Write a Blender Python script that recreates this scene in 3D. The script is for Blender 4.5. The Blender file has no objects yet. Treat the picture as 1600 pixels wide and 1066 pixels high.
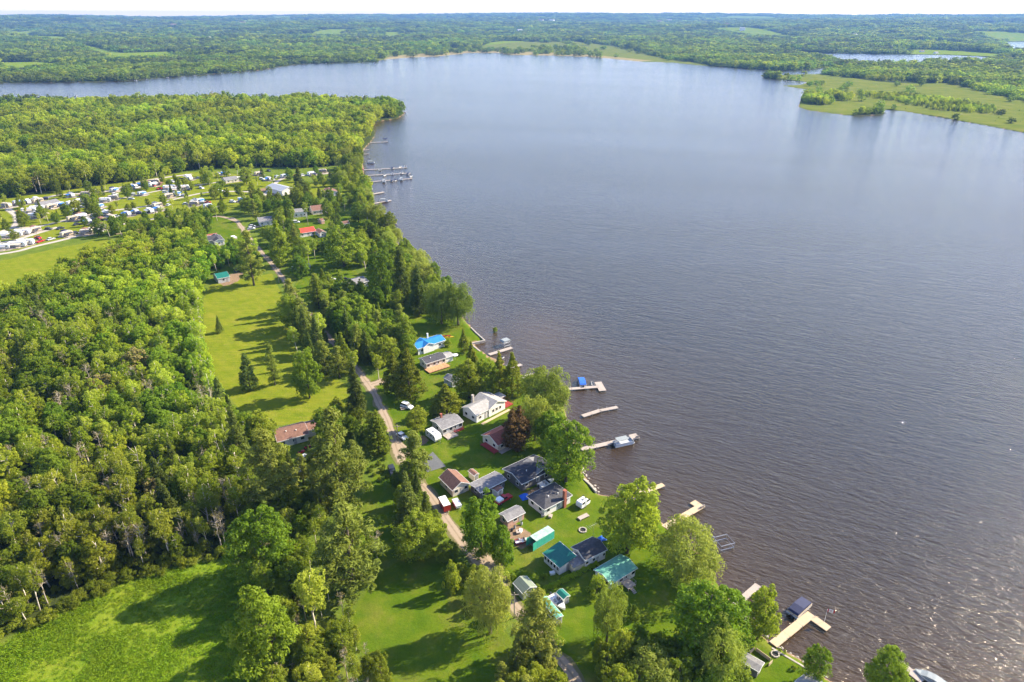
import bpy, math, random
import numpy as np
from mathutils import Vector, Matrix
R = math.radians
rng = np.random.default_rng(7); random.seed(7)
SC = bpy.context.scene
COL = SC.collection

# ------------------------------------------------------------------ camera, sky, sun, exposure
H = 120.0                     # drone height over the lake
FPX = 1067.0                  # focal length in photo pixels (1600 wide)
PITCH = math.atan((533 - 29) / FPX)
LAND = 0.8                    # lake lots stand this much over the water
cam_d = bpy.data.cameras.new('camera'); cam = bpy.data.objects.new('camera', cam_d); COL.objects.link(cam)
cam.location = (0, 0, H); cam.rotation_euler = (R(90) - PITCH, 0, 0)
cam_d.sensor_width = 36; cam_d.lens = 36 * FPX / 1600; cam_d.clip_start = 1; cam_d.clip_end = 60000
SC.camera = cam
SUN_AZ, SUN_EL = R(69), R(34)            # azimuth from +Y towards +X
world = bpy.data.worlds.new('World'); SC.world = world; world.use_nodes = True
wn = world.node_tree.nodes; wl = world.node_tree.links
sky = wn.new('ShaderNodeTexSky'); sky.sky_type = 'NISHITA'; sky.sun_disc = False
sky.sun_elevation = SUN_EL; sky.sun_rotation = SUN_AZ; sky.air_density = 1.0; sky.dust_density = 0.15; sky.ozone_density = 1.2
wn['Background'].inputs['Strength'].default_value = 0.125
tint = wn.new('ShaderNodeMix'); tint.data_type = 'RGBA'; tint.blend_type = 'MULTIPLY'; tint.inputs[0].default_value = 1; tint.inputs[7].default_value = (1.08, 0.955, 1.05, 1)   # sky colour shifted towards violet, to tint its light and the lake's reflection
wl.new(sky.outputs[0], tint.inputs[6]); wl.new(tint.outputs[2], wn['Background'].inputs['Color'])
sun_d = bpy.data.lights.new('sun', 'SUN'); sun = bpy.data.objects.new('sun', sun_d); COL.objects.link(sun)
sun_d.energy = 5.0; sun_d.angle = R(0.6); sun_d.color = (1.0, 0.88, 0.67)
sdir = Vector((math.sin(SUN_AZ) * math.cos(SUN_EL), math.cos(SUN_AZ) * math.cos(SUN_EL), math.sin(SUN_EL)))
sun.rotation_euler = sdir.to_track_quat('Z', 'Y').to_euler()
SC.view_settings.view_transform = 'Standard'; SC.view_settings.look = 'None'
SC.view_settings.exposure = 1.47; SC.view_settings.gamma = 1.0
SC.render.engine = 'CYCLES'
cy = SC.cycles
cy.use_denoising = True; cy.denoiser = 'OPENIMAGEDENOISE'; cy.denoising_input_passes = 'RGB_ALBEDO_NORMAL'
cy.max_bounces = 6; cy.diffuse_bounces = 2; cy.glossy_bounces = 2; cy.transmission_bounces = 3
cy.volume_bounces = 0; cy.transparent_max_bounces = 8; cy.sample_clamp_indirect = 4; cy.sample_clamp_direct = 0
cy.caustics_reflective = False; cy.caustics_refractive = False; cy.use_adaptive_sampling = True; cy.adaptive_threshold = 0.02

# ------------------------------------------------------------------ pixel -> place
cp, sp = math.cos(PITCH), math.sin(PITCH)
def G(px, py, z=LAND):
    dx = px - 800.0; u = 533.0 - py
    dy = FPX * cp + u * sp; dz = -FPX * sp + u * cp
    t = (z - H) / dz
    return np.array((dx * t, dy * t))
def GP(pts, z=LAND): return np.array([G(a, b, z) for a, b in pts])
def depth(x, y, z=LAND): return y * cp + (H - z) * sp
def proj(x, y, z):
    d = y * cp + (H - z) * sp; v = y * sp + (z - H) * cp
    return 800 + FPX * x / d, 533 - FPX * v / d
def height_from_top(x, y, topy):
    k = (533 - topy) / FPX                     # v = k d  ->  solve for z
    # y sp + (z-H) cp = k (y cp + (H-z) sp)
    z = H + (k * y * cp - y * sp) / (cp + k * sp)
    return z - LAND
def inside(poly, x, y):
    x = np.asarray(x, float); y = np.asarray(y, float); r = np.zeros(x.shape, bool)
    n = len(poly); j = n - 1
    for i in range(n):
        xi, yi = poly[i]; xj, yj = poly[j]
        c = (yi > y) != (yj > y)
        r ^= c & (x < (xj - xi) * (y - yi) / ((yj - yi) if yj != yi else 1e-9) + xi)
        j = i
    return r
def seg_dist(poly, x, y, closed=True):
    d = np.full(np.shape(x), 1e12); n = len(poly)
    for i in range(n if closed else n - 1):
        ax, ay = poly[i]; bx, by = poly[(i + 1) % n]
        vx, vy = bx - ax, by - ay; L = vx * vx + vy * vy + 1e-12
        t = np.clip(((x - ax) * vx + (y - ay) * vy) / L, 0, 1)
        d = np.minimum(d, (x - ax - t * vx) ** 2 + (y - ay - t * vy) ** 2)
    return np.sqrt(d)
def vnoise(x, y, seed=0):
    xi = np.floor(x).astype(np.int64); yi = np.floor(y).astype(np.int64)
    def h(a, b):
        n = (a * 374761393 + b * 668265263 + seed * 1442695041) & 0xffffffff
        n = ((n ^ (n >> 13)) * 1274126177) & 0xffffffff
        return ((n ^ (n >> 16)) & 0xffff) / 65535.0
    fx = x - xi; fy = y - yi; fx = fx * fx * (3 - 2 * fx); fy = fy * fy * (3 - 2 * fy)
    return (h(xi, yi) * (1 - fx) + h(xi + 1, yi) * fx) * (1 - fy) + (h(xi, yi + 1) * (1 - fx) + h(xi + 1, yi + 1) * fx) * fy
def sstep(a, b, x): t = np.clip((x - a) / (b - a), 0, 1); return t * t * (3 - 2 * t)

# ------------------------------------------------------------------ materials
def new_mat(name):
    m = bpy.data.materials.new(name); m.use_nodes = True
    nt = m.node_tree; return m, nt, nt.nodes, nt.links, nt.nodes['Principled BSDF']
def plain(name, col, rough=0.6, metal=0.0, var=0.12, scale=2.5, spec=0.4, bump=0.0, stain=0.0):
    m, nt, n, l, b = new_mat(name)
    b.inputs['Roughness'].default_value = rough; b.inputs['Metallic'].default_value = metal
    b.inputs['Specular IOR Level'].default_value = spec
    tc = n.new('ShaderNodeTexCoord'); nz = n.new('ShaderNodeTexNoise')
    nz.inputs['Scale'].default_value = scale; nz.inputs['Detail'].default_value = 5; nz.inputs['Roughness'].default_value = 0.65
    l.new(tc.outputs['Object'], nz.inputs['Vector'])
    rp = n.new('ShaderNodeValToRGB'); e = rp.color_ramp.elements
    e[0].position = 0.3; e[1].position = 0.72
    c = np.array(col)
    e[0].color = (*np.clip(c * (1 - var * 1.6), 0, 1), 1); e[1].color = (*np.clip(c * (1 + var), 0, 1), 1)
    l.new(nz.outputs[0], rp.inputs[0]); out = rp.outputs[0]
    if stain:
        n2 = n.new('ShaderNodeTexNoise'); n2.inputs['Scale'].default_value = scale * 0.22; n2.inputs['Detail'].default_value = 7
        l.new(tc.outputs['Object'], n2.inputs['Vector'])
        r2 = n.new('ShaderNodeValToRGB'); r2.color_ramp.elements[0].position = 0.5; r2.color_ramp.elements[1].position = 0.7
        l.new(n2.outputs[0], r2.inputs[0])
        mx = n.new('ShaderNodeMix'); mx.data_type = 'RGBA'; mu = n.new('ShaderNodeMath'); mu.operation = 'MULTIPLY'; mu.inputs[1].default_value = stain
        l.new(r2.outputs[0], mu.inputs[0]); l.new(mu.outputs[0], mx.inputs[0]); l.new(out, mx.inputs[6])
        mx.inputs[7].default_value = (*np.clip(c * 0.5 + 0.02, 0, 1), 1); out = mx.outputs[2]
    l.new(out, b.inputs['Base Color'])
    if bump:
        bp = n.new('ShaderNodeBump'); bp.inputs['Strength'].default_value = bump; bp.inputs['Distance'].default_value = 0.05
        l.new(nz.outputs[0], bp.inputs['Height']); l.new(bp.outputs[0], b.inputs['Normal'])
    return m
def banded(name, col, col2, freq, axis='X', rough=0.7, metal=0.0, sharp=0.5, bump=0.4, var=0.5, spec=0.3):
    """courses of shingles, siding boards, metal ribs, deck planks: bands along one object axis with noise"""
    m, nt, n, l, b = new_mat(name)
    b.inputs['Roughness'].default_value = rough; b.inputs['Metallic'].default_value = metal; b.inputs['Specular IOR Level'].default_value = spec
    tc = n.new('ShaderNodeTexCoord'); wv = n.new('ShaderNodeTexWave'); wv.wave_type = 'BANDS'; wv.bands_direction = axis; wv.wave_profile = 'SAW'
    wv.inputs['Scale'].default_value = freq; wv.inputs['Distortion'].default_value = 0.15
    l.new(tc.outputs['Object'], wv.inputs['Vector'])
    nz = n.new('ShaderNodeTexNoise'); nz.inputs['Scale'].default_value = 0.9; nz.inputs['Detail'].default_value = 8; nz.inputs['Roughness'].default_value = 0.7
    l.new(tc.outputs['Object'], nz.inputs['Vector'])
    mx = n.new('ShaderNodeMix'); mx.data_type = 'RGBA'
    rp = n.new('ShaderNodeValToRGB'); rp.color_ramp.elements[0].position = 0.32; rp.color_ramp.elements[1].position = 0.7
    l.new(nz.outputs[0], rp.inputs[0]); l.new(rp.outputs[0], mx.inputs[0])
    mx.inputs[6].default_value = (*col, 1); mx.inputs[7].default_value = (*col2, 1)
    r2 = n.new('ShaderNodeValToRGB'); r2.color_ramp.elements[0].position = 0.0; r2.color_ramp.elements[0].color = (1 - var * 0.5,) * 3 + (1,)
    r2.color_ramp.elements[1].position = sharp * 0.4; r2.color_ramp.elements[1].color = (1, 1, 1, 1)
    l.new(wv.outputs['Fac'], r2.inputs[0])
    m2 = n.new('ShaderNodeMix'); m2.data_type = 'RGBA'; m2.blend_type = 'MULTIPLY'; m2.inputs[0].default_value = 1
    l.new(mx.outputs[2], m2.inputs[6]); l.new(r2.outputs[0], m2.inputs[7]); l.new(m2.outputs[2], b.inputs['Base Color'])
    bp = n.new('ShaderNodeBump'); bp.inputs['Strength'].default_value = bump; bp.inputs['Distance'].default_value = 0.04
    l.new(wv.outputs['Fac'], bp.inputs['Height']); l.new(bp.outputs[0], b.inputs['Normal'])
    return m
def leaf_mat(name, dark, light, trans=0.45, nscale=0.35, hue_var=1.0, patch=0.011, pv=(0.62, 1.42)):
    m, nt, n, l, b = new_mat(name)
    oi = n.new('ShaderNodeObjectInfo'); tc = n.new('ShaderNodeTexCoord'); nz = n.new('ShaderNodeTexNoise')
    nz.inputs['Scale'].default_value = nscale; nz.inputs['Detail'].default_value = 4
    l.new(tc.outputs['Object'], nz.inputs['Vector'])
    ad = n.new('ShaderNodeMath'); ad.operation = 'MULTIPLY_ADD'; ad.inputs[1].default_value = 0.75 * hue_var
    l.new(oi.outputs['Random'], ad.inputs[0])
    mr = n.new('ShaderNodeMapRange'); mr.inputs['From Min'].default_value = 0.3; mr.inputs['From Max'].default_value = 0.7
    mr.inputs['To Min'].default_value = -0.12; mr.inputs['To Max'].default_value = 0.42
    l.new(nz.outputs[0], mr.inputs['Value']); l.new(mr.outputs[0], ad.inputs[2])
    mx = n.new('ShaderNodeMix'); mx.data_type = 'RGBA'; l.new(ad.outputs[0], mx.inputs[0])
    mx.inputs[6].default_value = (*dark, 1); mx.inputs[7].default_value = (*light, 1)
    # stands of trees differ from one another over tens of metres
    n2 = n.new('ShaderNodeTexNoise'); n2.inputs['Scale'].default_value = patch; n2.inputs['Detail'].default_value = 3; l.new(oi.outputs['Location'], n2.inputs['Vector'])
    hs = n.new('ShaderNodeHueSaturation'); l.new(mx.outputs[2], hs.inputs['Color'])
    for src, sock, lo, hi in ((n2.outputs[0], 'Value', *pv), (n2.outputs[1], 'Hue', 0.478, 0.522)):
        q = n.new('ShaderNodeMapRange'); q.inputs['From Min'].default_value = 0.3; q.inputs['From Max'].default_value = 0.7; q.inputs['To Min'].default_value = lo; q.inputs['To Max'].default_value = hi
        l.new(src, q.inputs['Value']); l.new(q.outputs[0], hs.inputs[sock])
    b.inputs['Roughness'].default_value = 0.55; b.inputs['Specular IOR Level'].default_value = 0.08
    def scaled(k):
        v = n.new('ShaderNodeMix'); v.data_type = 'RGBA'; v.blend_type = 'MULTIPLY'; v.inputs[0].default_value = 1; l.new(hs.outputs[0], v.inputs[6]); v.inputs[7].default_value = (*k, 1); return v.outputs[2]
    l.new(scaled((1.65, 1.6, 0.95)), b.inputs['Base Color'])      # half of the light is reflected, half let through
    tr = n.new('ShaderNodeBsdfTranslucent'); l.new(scaled((2.5, 2.45, 0.9)), tr.inputs['Color'])
    ms = n.new('ShaderNodeMixShader'); ms.inputs[0].default_value = trans
    l.new(b.outputs[0], ms.inputs[1]); l.new(tr.outputs[0], ms.inputs[2])
    l.new(ms.outputs[0], n['Material Output'].inputs['Surface'])
    return m
M = {}
M['leaf_broad'] = leaf_mat('broadleaf_foliage', (0.068, 0.108, 0.014), (0.168, 0.200, 0.032), 0.5)
M['leaf_poplar'] = leaf_mat('poplar_foliage', (0.088, 0.136, 0.014), (0.220, 0.250, 0.036), 0.54)
M['leaf_bright'] = leaf_mat('bright_maple_foliage', (0.062, 0.112, 0.011), (0.120, 0.168, 0.022), 0.42)
M['leaf_birch'] = leaf_mat('birch_foliage', (0.098, 0.145, 0.020), (0.220, 0.250, 0.052), 0.54)
M['leaf_pine'] = leaf_mat('pine_needles', (0.088, 0.115, 0.028), (0.170, 0.188, 0.048), 0.32)
M['leaf_spruce'] = leaf_mat('spruce_needles', (0.046, 0.070, 0.022), (0.092, 0.116, 0.032), 0.28)
M['leaf_cedar'] = leaf_mat('cedar_foliage', (0.074, 0.104, 0.012), (0.145, 0.168, 0.022), 0.32)
M['leaf_willow'] = leaf_mat('willow_foliage', (0.100, 0.138, 0.032), (0.175, 0.200, 0.062), 0.42)
M['leaf_purple'] = leaf_mat('purple_foliage', (0.020, 0.012, 0.010), (0.060, 0.038, 0.018), 0.2)
M['leaf_brown'] = leaf_mat('dry_foliage', (0.105, 0.098, 0.050), (0.160, 0.140, 0.085), 0.3)
M['leaf_far'] = leaf_mat('woodland_foliage', (0.046, 0.088, 0.014), (0.120, 0.165, 0.030), patch=0.0036, pv=(0.30, 1.7))
M['leaf_hedge'] = leaf_mat('hedge_foliage', (0.130, 0.190, 0.012), (0.200, 0.250, 0.020), 0.4)
M['bark'] = plain('bark', (0.11, 0.085, 0.06), 0.9, var=0.4, scale=3, bump=0.5)
M['bark_birch'] = plain('pale_birch_bark', (0.62, 0.55, 0.45), 0.8, var=0.3, scale=2.0)
M['bark_dead'] = plain('weathered_dead_wood', (0.36, 0.31, 0.25), 0.9, var=0.3, scale=3)

# ------------------------------------------------------------------ mesh building
def link(name, me, parent=None, mats=()):
    o = bpy.data.objects.new(name, me); COL.objects.link(o)
    if me is not None:
        for m in mats:
            me.materials.append(m)
    if parent is not None: o.parent = parent
    return o
def tag(o, label=None, cat=None, group=None, kind=None):
    if label: o['label'] = label
    if cat: o['category'] = cat
    if group: o['group'] = group
    if kind: o['kind'] = kind
    return o
def empty(name, x, y, z, yaw=0.0):
    o = bpy.data.objects.new(name, None); COL.objects.link(o); o.location = (x, y, z); o.rotation_euler = (0, 0, yaw)
    o.empty_display_size = 0.3
    return o
def quads_mesh(name, V, F, smooth=False):
    me = bpy.data.meshes.new(name); V = np.asarray(V, np.float32); F = np.asarray(F, np.int32); k = F.shape[1]
    me.vertices.add(len(V)); me.vertices.foreach_set('co', V.ravel())
    me.loops.add(F.size); me.loops.foreach_set('vertex_index', F.ravel())
    me.polygons.add(len(F)); me.polygons.foreach_set('loop_start', np.arange(0, F.size, k, dtype=np.int32))
    if smooth: me.polygons.foreach_set('use_smooth', np.ones(len(F), bool))
    me.update(calc_edges=True); return me
class MB:
    def __init__(s): s.v = []; s.f = []
    def poly(s, pts):
        i = len(s.v); s.v += [tuple(map(float, p)) for p in pts]; s.f.append(tuple(range(i, i + len(pts)))); return s
    def prism(s, pts2, z0, z1):
        """closed upright prism on an outline (counter-clockwise)"""
        n = len(pts2); i = len(s.v)
        s.v += [(float(x), float(y), float(z0)) for x, y in pts2] + [(float(x), float(y), float(z1)) for x, y in pts2]
        s.f.append(tuple(range(i + n - 1, i - 1, -1))); s.f.append(tuple(range(i + n, i + 2 * n)))
        for a in range(n):
            b = (a + 1) % n; s.f.append((i + a, i + b, i + n + b, i + n + a))
        return s
    def box(s, x0, x1, y0, y1, z0, z1): return s.prism([(x0, y0), (x1, y0), (x1, y1), (x0, y1)], z0, z1)
    def slab(s, top, t):
        """sheet of thickness t under the given top outline"""
        n = len(top); i = len(s.v)
        s.v += [tuple(map(float, p)) for p in top] + [(float(p[0]), float(p[1]), float(p[2] - t)) for p in top]
        s.f.append(tuple(range(i, i + n))); s.f.append(tuple(range(i + 2 * n - 1, i + n - 1, -1)))
        for a in range(n):
            b = (a + 1) % n; s.f.append((i + b, i + a, i + n + a, i + n + b))
        return s
    def profile(s, prof, y0, y1):
        """x-z outline swept along y"""
        n = len(prof); i = len(s.v)
        s.v += [(float(x), float(y0), float(z)) for x, z in prof] + [(float(x), float(y1), float(z)) for x, z in prof]
        s.f.append(tuple(range(i, i + n))); s.f.append(tuple(range(i + 2 * n - 1, i + n - 1, -1)))
        for a in range(n):
            b = (a + 1) % n; s.f.append((i + b, i + a, i + n + a, i + n + b))
        return s
    def tube(s, pts, rad, n=6, cap=True):
        pts = [Vector(p) for p in pts]; m = len(pts); i = len(s.v)
        if not hasattr(rad, '__len__'): rad = [rad] * m
        for k, p in enumerate(pts):
            t = (pts[min(k + 1, m - 1)] - pts[max(k - 1, 0)]).normalized()
            a = t.cross(Vector((0, 0, 1)) if abs(t.z) < 0.9 else Vector((1, 0, 0))).normalized(); b = t.cross(a)
            for j in range(n):
                an = 2 * math.pi * j / n; q = p + (a * math.cos(an) + b * math.sin(an)) * rad[k]; s.v.append(tuple(q))
        for k in range(m - 1):
            for j in range(n):
                j2 = (j + 1) % n; s.f.append((i + k * n + j, i + k * n + j2, i + (k + 1) * n + j2, i + (k + 1) * n + j))
        if cap:
            s.f.append(tuple(range(i + n - 1, i - 1, -1))); s.f.append(tuple(range(i + (m - 1) * n, i + m * n)))
        return s
    def mesh(s, name, smooth=False):
        me = bpy.data.meshes.new(name); me.from_pydata(s.v, [], s.f); me.validate(); me.update()
        if smooth:
            me.polygons.foreach_set('use_smooth', np.ones(len(me.polygons), bool))
        return me
    def build(s, name, mat, parent=None, smooth=False, loc=None, rz=0.0):
        o = link(name, s.mesh(name, smooth), parent, [mat])
        if loc is not None: o.location = loc
        if rz: o.rotation_euler = (0, 0, rz)
        return o
def copy_tree(o, parent=None):
    c = o.copy(); COL.objects.link(c); c.parent = parent
    for ch in o.children: copy_tree(ch, c)
    return c

# ================================================================== THE SETTING
# ---- shoreline, traced and dropped onto the lake level
SHORE = [(1620, 1160), (1500, 1115), (1420, 1092), (1340, 1076), (1297, 1064), (1262, 1040), (1232, 1020), (1206, 1006), (1180, 985),
         (1160, 962), (1138, 935), (1120, 905), (1098, 872), (1070, 845), (1046, 826), (1012, 800), (972, 782), (935, 772), (918, 752), (905, 730), (900, 700),
         (888, 660), (880, 620), (862, 598), (838, 584), (816, 586), (800, 578), (786, 568), (770, 560), (760, 554), (747, 545), (736, 537),
         (757, 532.5), (744, 520), (736, 512), (724, 497), (705, 470), (672, 432), (640, 400), (614, 372), (598, 352), (586, 334), (578, 316), (573, 300),
         (569, 280), (568, 262), (564, 244), (570, 232), (580, 221), (586, 212), (583, 198), (588, 190), (604, 188), (622, 185), (633, 177), (622, 168),
         (560, 160), (400, 159), (200, 160), (60, 161), (-100, 163), (-500, 170), (-1500, 190), (-1500, 140), (-500, 136), (-100, 132), (0, 130), (100, 129),
         (186, 127), (250, 122), (330, 116), (400, 110.5), (467, 100.5), (542, 98), (591, 97.5), (596, 93.5), (640, 90), (685, 88), (730, 83), (775, 82.5),
         (797, 86), (869, 87), (920, 89), (962, 92.6), (1000, 96.5), (1049, 98), (1112, 104), (1187, 109), (1212, 110.6), (1260, 110), (1282, 107), (1300, 104.5), (1322, 104),
         (1330, 107), (1306, 110), (1290, 113), (1277, 116), (1230, 117), (1187, 118), (1196, 123), (1262, 129), (1250, 133), (1221, 134), (1259, 140), (1252, 152), (1247, 167), (1262, 172.5),
         (1296, 177), (1330, 181), (1370, 180), (1386, 177), (1367, 170.6), (1412, 174), (1469, 184), (1544, 197), (1600, 208), (1760, 240), (2200, 300)]
LAKE = GP(SHORE, 0.0)
LAKE = np.vstack([LAKE, [(900, 420), (900, 20), (220, -60)]])
LAGOON = GP([(1208, 77), (1240, 80), (1285, 83), (1400, 85.5), (1480, 86.5), (1530, 88.5), (1556, 93), (1530, 98), (1480, 101), (1420, 103), (1370, 102), (1320, 97), (1280, 91), (1222, 83)], 0.0)
POND = GP([(1566, 66), (1640, 64), (1800, 70), (1800, 92), (1640, 88), (1580, 82)], 0.0)
WATERS = [LAKE, LAGOON, POND]
def shore_sd(x, y):
    """signed distance to the waterline, positive on land"""
    d = None
    for w in WATERS:
        q = seg_dist(w, x, y); q = np.where(inside(w, x, y), -q, q)
        d = q if d is None else np.minimum(d, q)
    return d
def hills(x, y):
    r = np.hypot(x, y); a = np.arctan2(x, y)
    n1 = vnoise(x / 2600 + 5, y / 2600 + 3, 1); n2 = vnoise(x / 1500 + 2, y / 800, 2); n4 = np.clip(0.55 + 0.40 * np.sin(a * 3.1 + 1.0) + 0.25 * (vnoise(a * 22 + 40, r * 0 + 2, 6) - 0.5), 0, 1); n3 = vnoise(a * 9 + 20, r / 5000, 3)
    base = sstep(2600, 11500, r) * (96 + 26 * n1 + 62 * sstep(8000, 13500, r) * (0.35 * n3 + 0.65 * n4)) + sstep(3000, 5500, r) * 46 * (n2 - 0.42)
    return np.maximum(base, 0)
def ground_z(x, y):
    x = np.asarray(x, float); y = np.asarray(y, float)
    sd = shore_sd(x, y); r = np.hypot(x, y)
    wob = (vnoise(x / 3.1, y / 3.1, 9) - 0.5) * 1.2 * (r < 420)
    z = np.clip((sd + wob) * 0.42, -2.0, LAND)
    return z + hills(x, y) * sstep(20, 400, sd)
# zones of the ground, px outlines
LAWNS = [GP(p) for p in [
    [(318, 462), (330, 444), (380, 434), (425, 428), (445, 470), (452, 520), (468, 560), (540, 600), (550, 640), (500, 660), (430, 665), (380, 650), (345, 600), (318, 560)],
    [(600, 612), (575, 600), (640, 540), (640, 500), (700, 500), (740, 510), (760, 535), (800, 585), (880, 650), (905, 730), (935, 775), (1010, 800), (1100, 875), (1160, 965), (1210, 1008), (1300, 1066), (1340, 1110), (930, 1110), (880, 1030), (800, 940), (740, 860), (665, 765), (632, 715), (612, 655)],
    [(550, 965), (585, 900), (640, 866), (700, 855), (760, 930), (800, 1010), (850, 1066), (870, 1120), (620, 1120), (570, 1030)],
    [(550, 800), (590, 738), (620, 745), (650, 810), (660, 860), (590, 880), (560, 860)],
    [(455, 455), (480, 425), (540, 415), (580, 440), (640, 480), (690, 500), (640, 520), (560, 500), (500, 480)],
    [(440, 380), (470, 340), (520, 330), (565, 340), (590, 370), (600, 400), (540, 420), (470, 420)],
    [(280, 345), (330, 330), (370, 350), (420, 390), (400, 420), (310, 395)],
    [(-120, 425), (0, 408), (60, 394), (120, 382), (170, 372), (165, 395), (120, 432), (70, 460), (0, 476), (-120, 490)],
    [(-60, 312), (100, 296), (250, 272), (330, 268), (480, 285), (560, 282), (560, 300), (400, 318), (300, 345), (180, 355), (60, 385), (-60, 402)],
]]
FIELDS = [GP(p) for p in [
    [(-150, 1100), (-100, 1030), (0, 1008), (100, 955), (190, 908), (300, 882), (345, 872), (385, 900), (400, 960), (420, 1110)],
]]
WOOD_A = GP([(-420, 502), (-100, 484), (0, 476), (70, 460), (120, 432), (160, 404), (210, 388), (295, 380), (322, 425), (312, 470), (316, 560), (350, 640), (385, 690), (398, 760), (400, 830), (365, 868), (300, 878), (195, 903), (100, 948), (0, 1000), (-120, 1025), (-420, 1010)])
WOOD_B = GP([(-500, 330), (0, 311), (100, 298), (230, 280), (300, 266), (340, 262), (420, 262), (500, 262), (550, 256), (560, 240), (562, 228), (578, 216), (582, 200), (590, 186), (622, 183), (628, 175), (600, 167), (400, 162), (100, 164), (-100, 166), (-500, 172)])
MARSH = [GP(p) for p in [
    [(1165, 115), (1276, 113.6), (1300, 119), (1320, 121), (1400, 130), (1480, 130), (1600, 158), (1800, 200), (1800, 260), (1600, 206), (1470, 182), (1390, 170), (1330, 180), (1245, 170), (1262, 140), (1220, 134), (1262, 128)],
    [(560, 97.5), (600, 93), (640, 89.8), (690, 87.3), (740, 82.5), (800, 85.5), (920, 88), (1000, 96), (1110, 103), (1100, 100), (1040, 92), (1000, 82), (960, 73), (890, 67), (800, 69), (730, 74), (670, 79), (600, 84), (480, 90), (560, 93)],
    [(1210, 76), (1290, 81), (1290, 77), (1230, 74)]]]
REEDS = [GP(p) for p in [[(590, 97.4), (600, 93), (690, 88), (740, 82.5), (800, 85.5), (880, 87), (880, 83), (800, 80.5), (740, 79), (680, 82.5), (610, 88)], [(880, 87), (960, 92), (1000, 96), (1020, 95), (960, 89), (900, 84)]]]
FARFIELDS = [GP(p, 4) for p in [[(100, 68), (190, 92), (260, 86), (270, 80), (190, 82)], [(20, 56), (110, 66), (110, 70), (0, 62)], [(290, 63), (340, 66), (320, 60)], [(600, 62), (630, 62), (625, 57), (600, 57)], [(520, 50), (550, 49), (540, 46)], [(1530, 55), (1556, 55), (1550, 51), (1528, 51)], [(1360, 57), (1376, 56), (1372, 53), (1360, 54)], [(460, 68), (500, 67), (500, 63), (465, 64)],
             [(425, 44), (460, 43), (455, 41), (425, 41)], [(1565, 49), (1590, 48), (1585, 46), (1565, 46)], [(300, 100), (330, 99), (300, 96)], [(0, 96), (60, 95), (110, 99), (60, 103), (0, 104)]]]
DIRT = [GP(p) for p in [[(782, 825), (800, 815), (828, 832), (838, 848), (815, 858), (795, 850)], [(736, 870), (760, 862), (790, 885), (780, 900), (755, 890)], [(820, 770), (850, 755), (856, 762), (828, 780)], [(340, 440), (362, 428), (382, 425), (372, 440), (350, 448)],
        [(640, 690), (662, 680), (672, 690), (650, 700)], [(392, 300), (425, 290), (440, 300), (425, 308), (405, 310)], [(480, 725), (500, 705), (508, 712), (490, 735)], [(755, 553), (770, 560), (790, 568), (784, 570), (764, 562)], [(760, 905), (790, 900), (800, 915), (775, 925)]]]
# ground sheet: log-polar grid, fine near the lots, coarse at the horizon
AZ = np.radians(np.linspace(-62, 62, 620)); RR = np.concatenate([np.geomspace(18, 60, 25)[:-1], np.geomspace(60, 17500, 585)])
ga, gr = np.meshgrid(AZ, RR); gx = (gr * np.sin(ga)).ravel(); gy = (gr * np.cos(ga)).ravel()
sd_g = shore_sd(gx, gy); gz = ground_z(gx, gy)
nr, na = ga.shape; idx = np.arange(nr * na).reshape(nr, na)
GF = np.stack([idx[:-1, :-1], idx[:-1, 1:], idx[1:, 1:], idx[1:, :-1]], -1).reshape(-1, 4)
def zone(polys, soft):
    w = np.zeros(gx.shape)
    for p in polys:
        near = (gx > p[:, 0].min() - soft * 3) & (gx < p[:, 0].max() + soft * 3) & (gy > p[:, 1].min() - soft * 3) & (gy < p[:, 1].max() + soft * 3)
        if not near.any(): continue
        q = seg_dist(p, gx[near], gy[near]); q = np.where(inside(p, gx[near], gy[near]), q, -q)
        w[near] = np.maximum(w[near], sstep(-soft, soft, q))
    return w
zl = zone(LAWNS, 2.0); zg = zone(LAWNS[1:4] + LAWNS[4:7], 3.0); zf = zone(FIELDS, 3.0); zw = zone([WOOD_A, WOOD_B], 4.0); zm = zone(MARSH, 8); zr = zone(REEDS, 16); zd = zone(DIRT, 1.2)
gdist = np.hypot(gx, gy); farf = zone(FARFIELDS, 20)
farf = np.maximum(farf, sstep(0.78, 0.80, vnoise(gx / 420 + 3, gy / 900 + 8, 21)) * (gdist > 2900) * (sd_g > 40))
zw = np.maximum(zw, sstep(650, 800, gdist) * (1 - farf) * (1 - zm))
gm = quads_mesh('ground', np.stack([gx, gy, gz], -1), GF, True)
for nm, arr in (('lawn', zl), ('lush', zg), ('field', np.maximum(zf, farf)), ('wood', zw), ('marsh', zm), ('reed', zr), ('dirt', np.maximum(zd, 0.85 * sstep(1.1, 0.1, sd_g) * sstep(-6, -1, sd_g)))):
    at = gm.attributes.new(nm, 'FLOAT', 'POINT'); at.data.foreach_set('value', arr.astype(np.float32))
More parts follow.
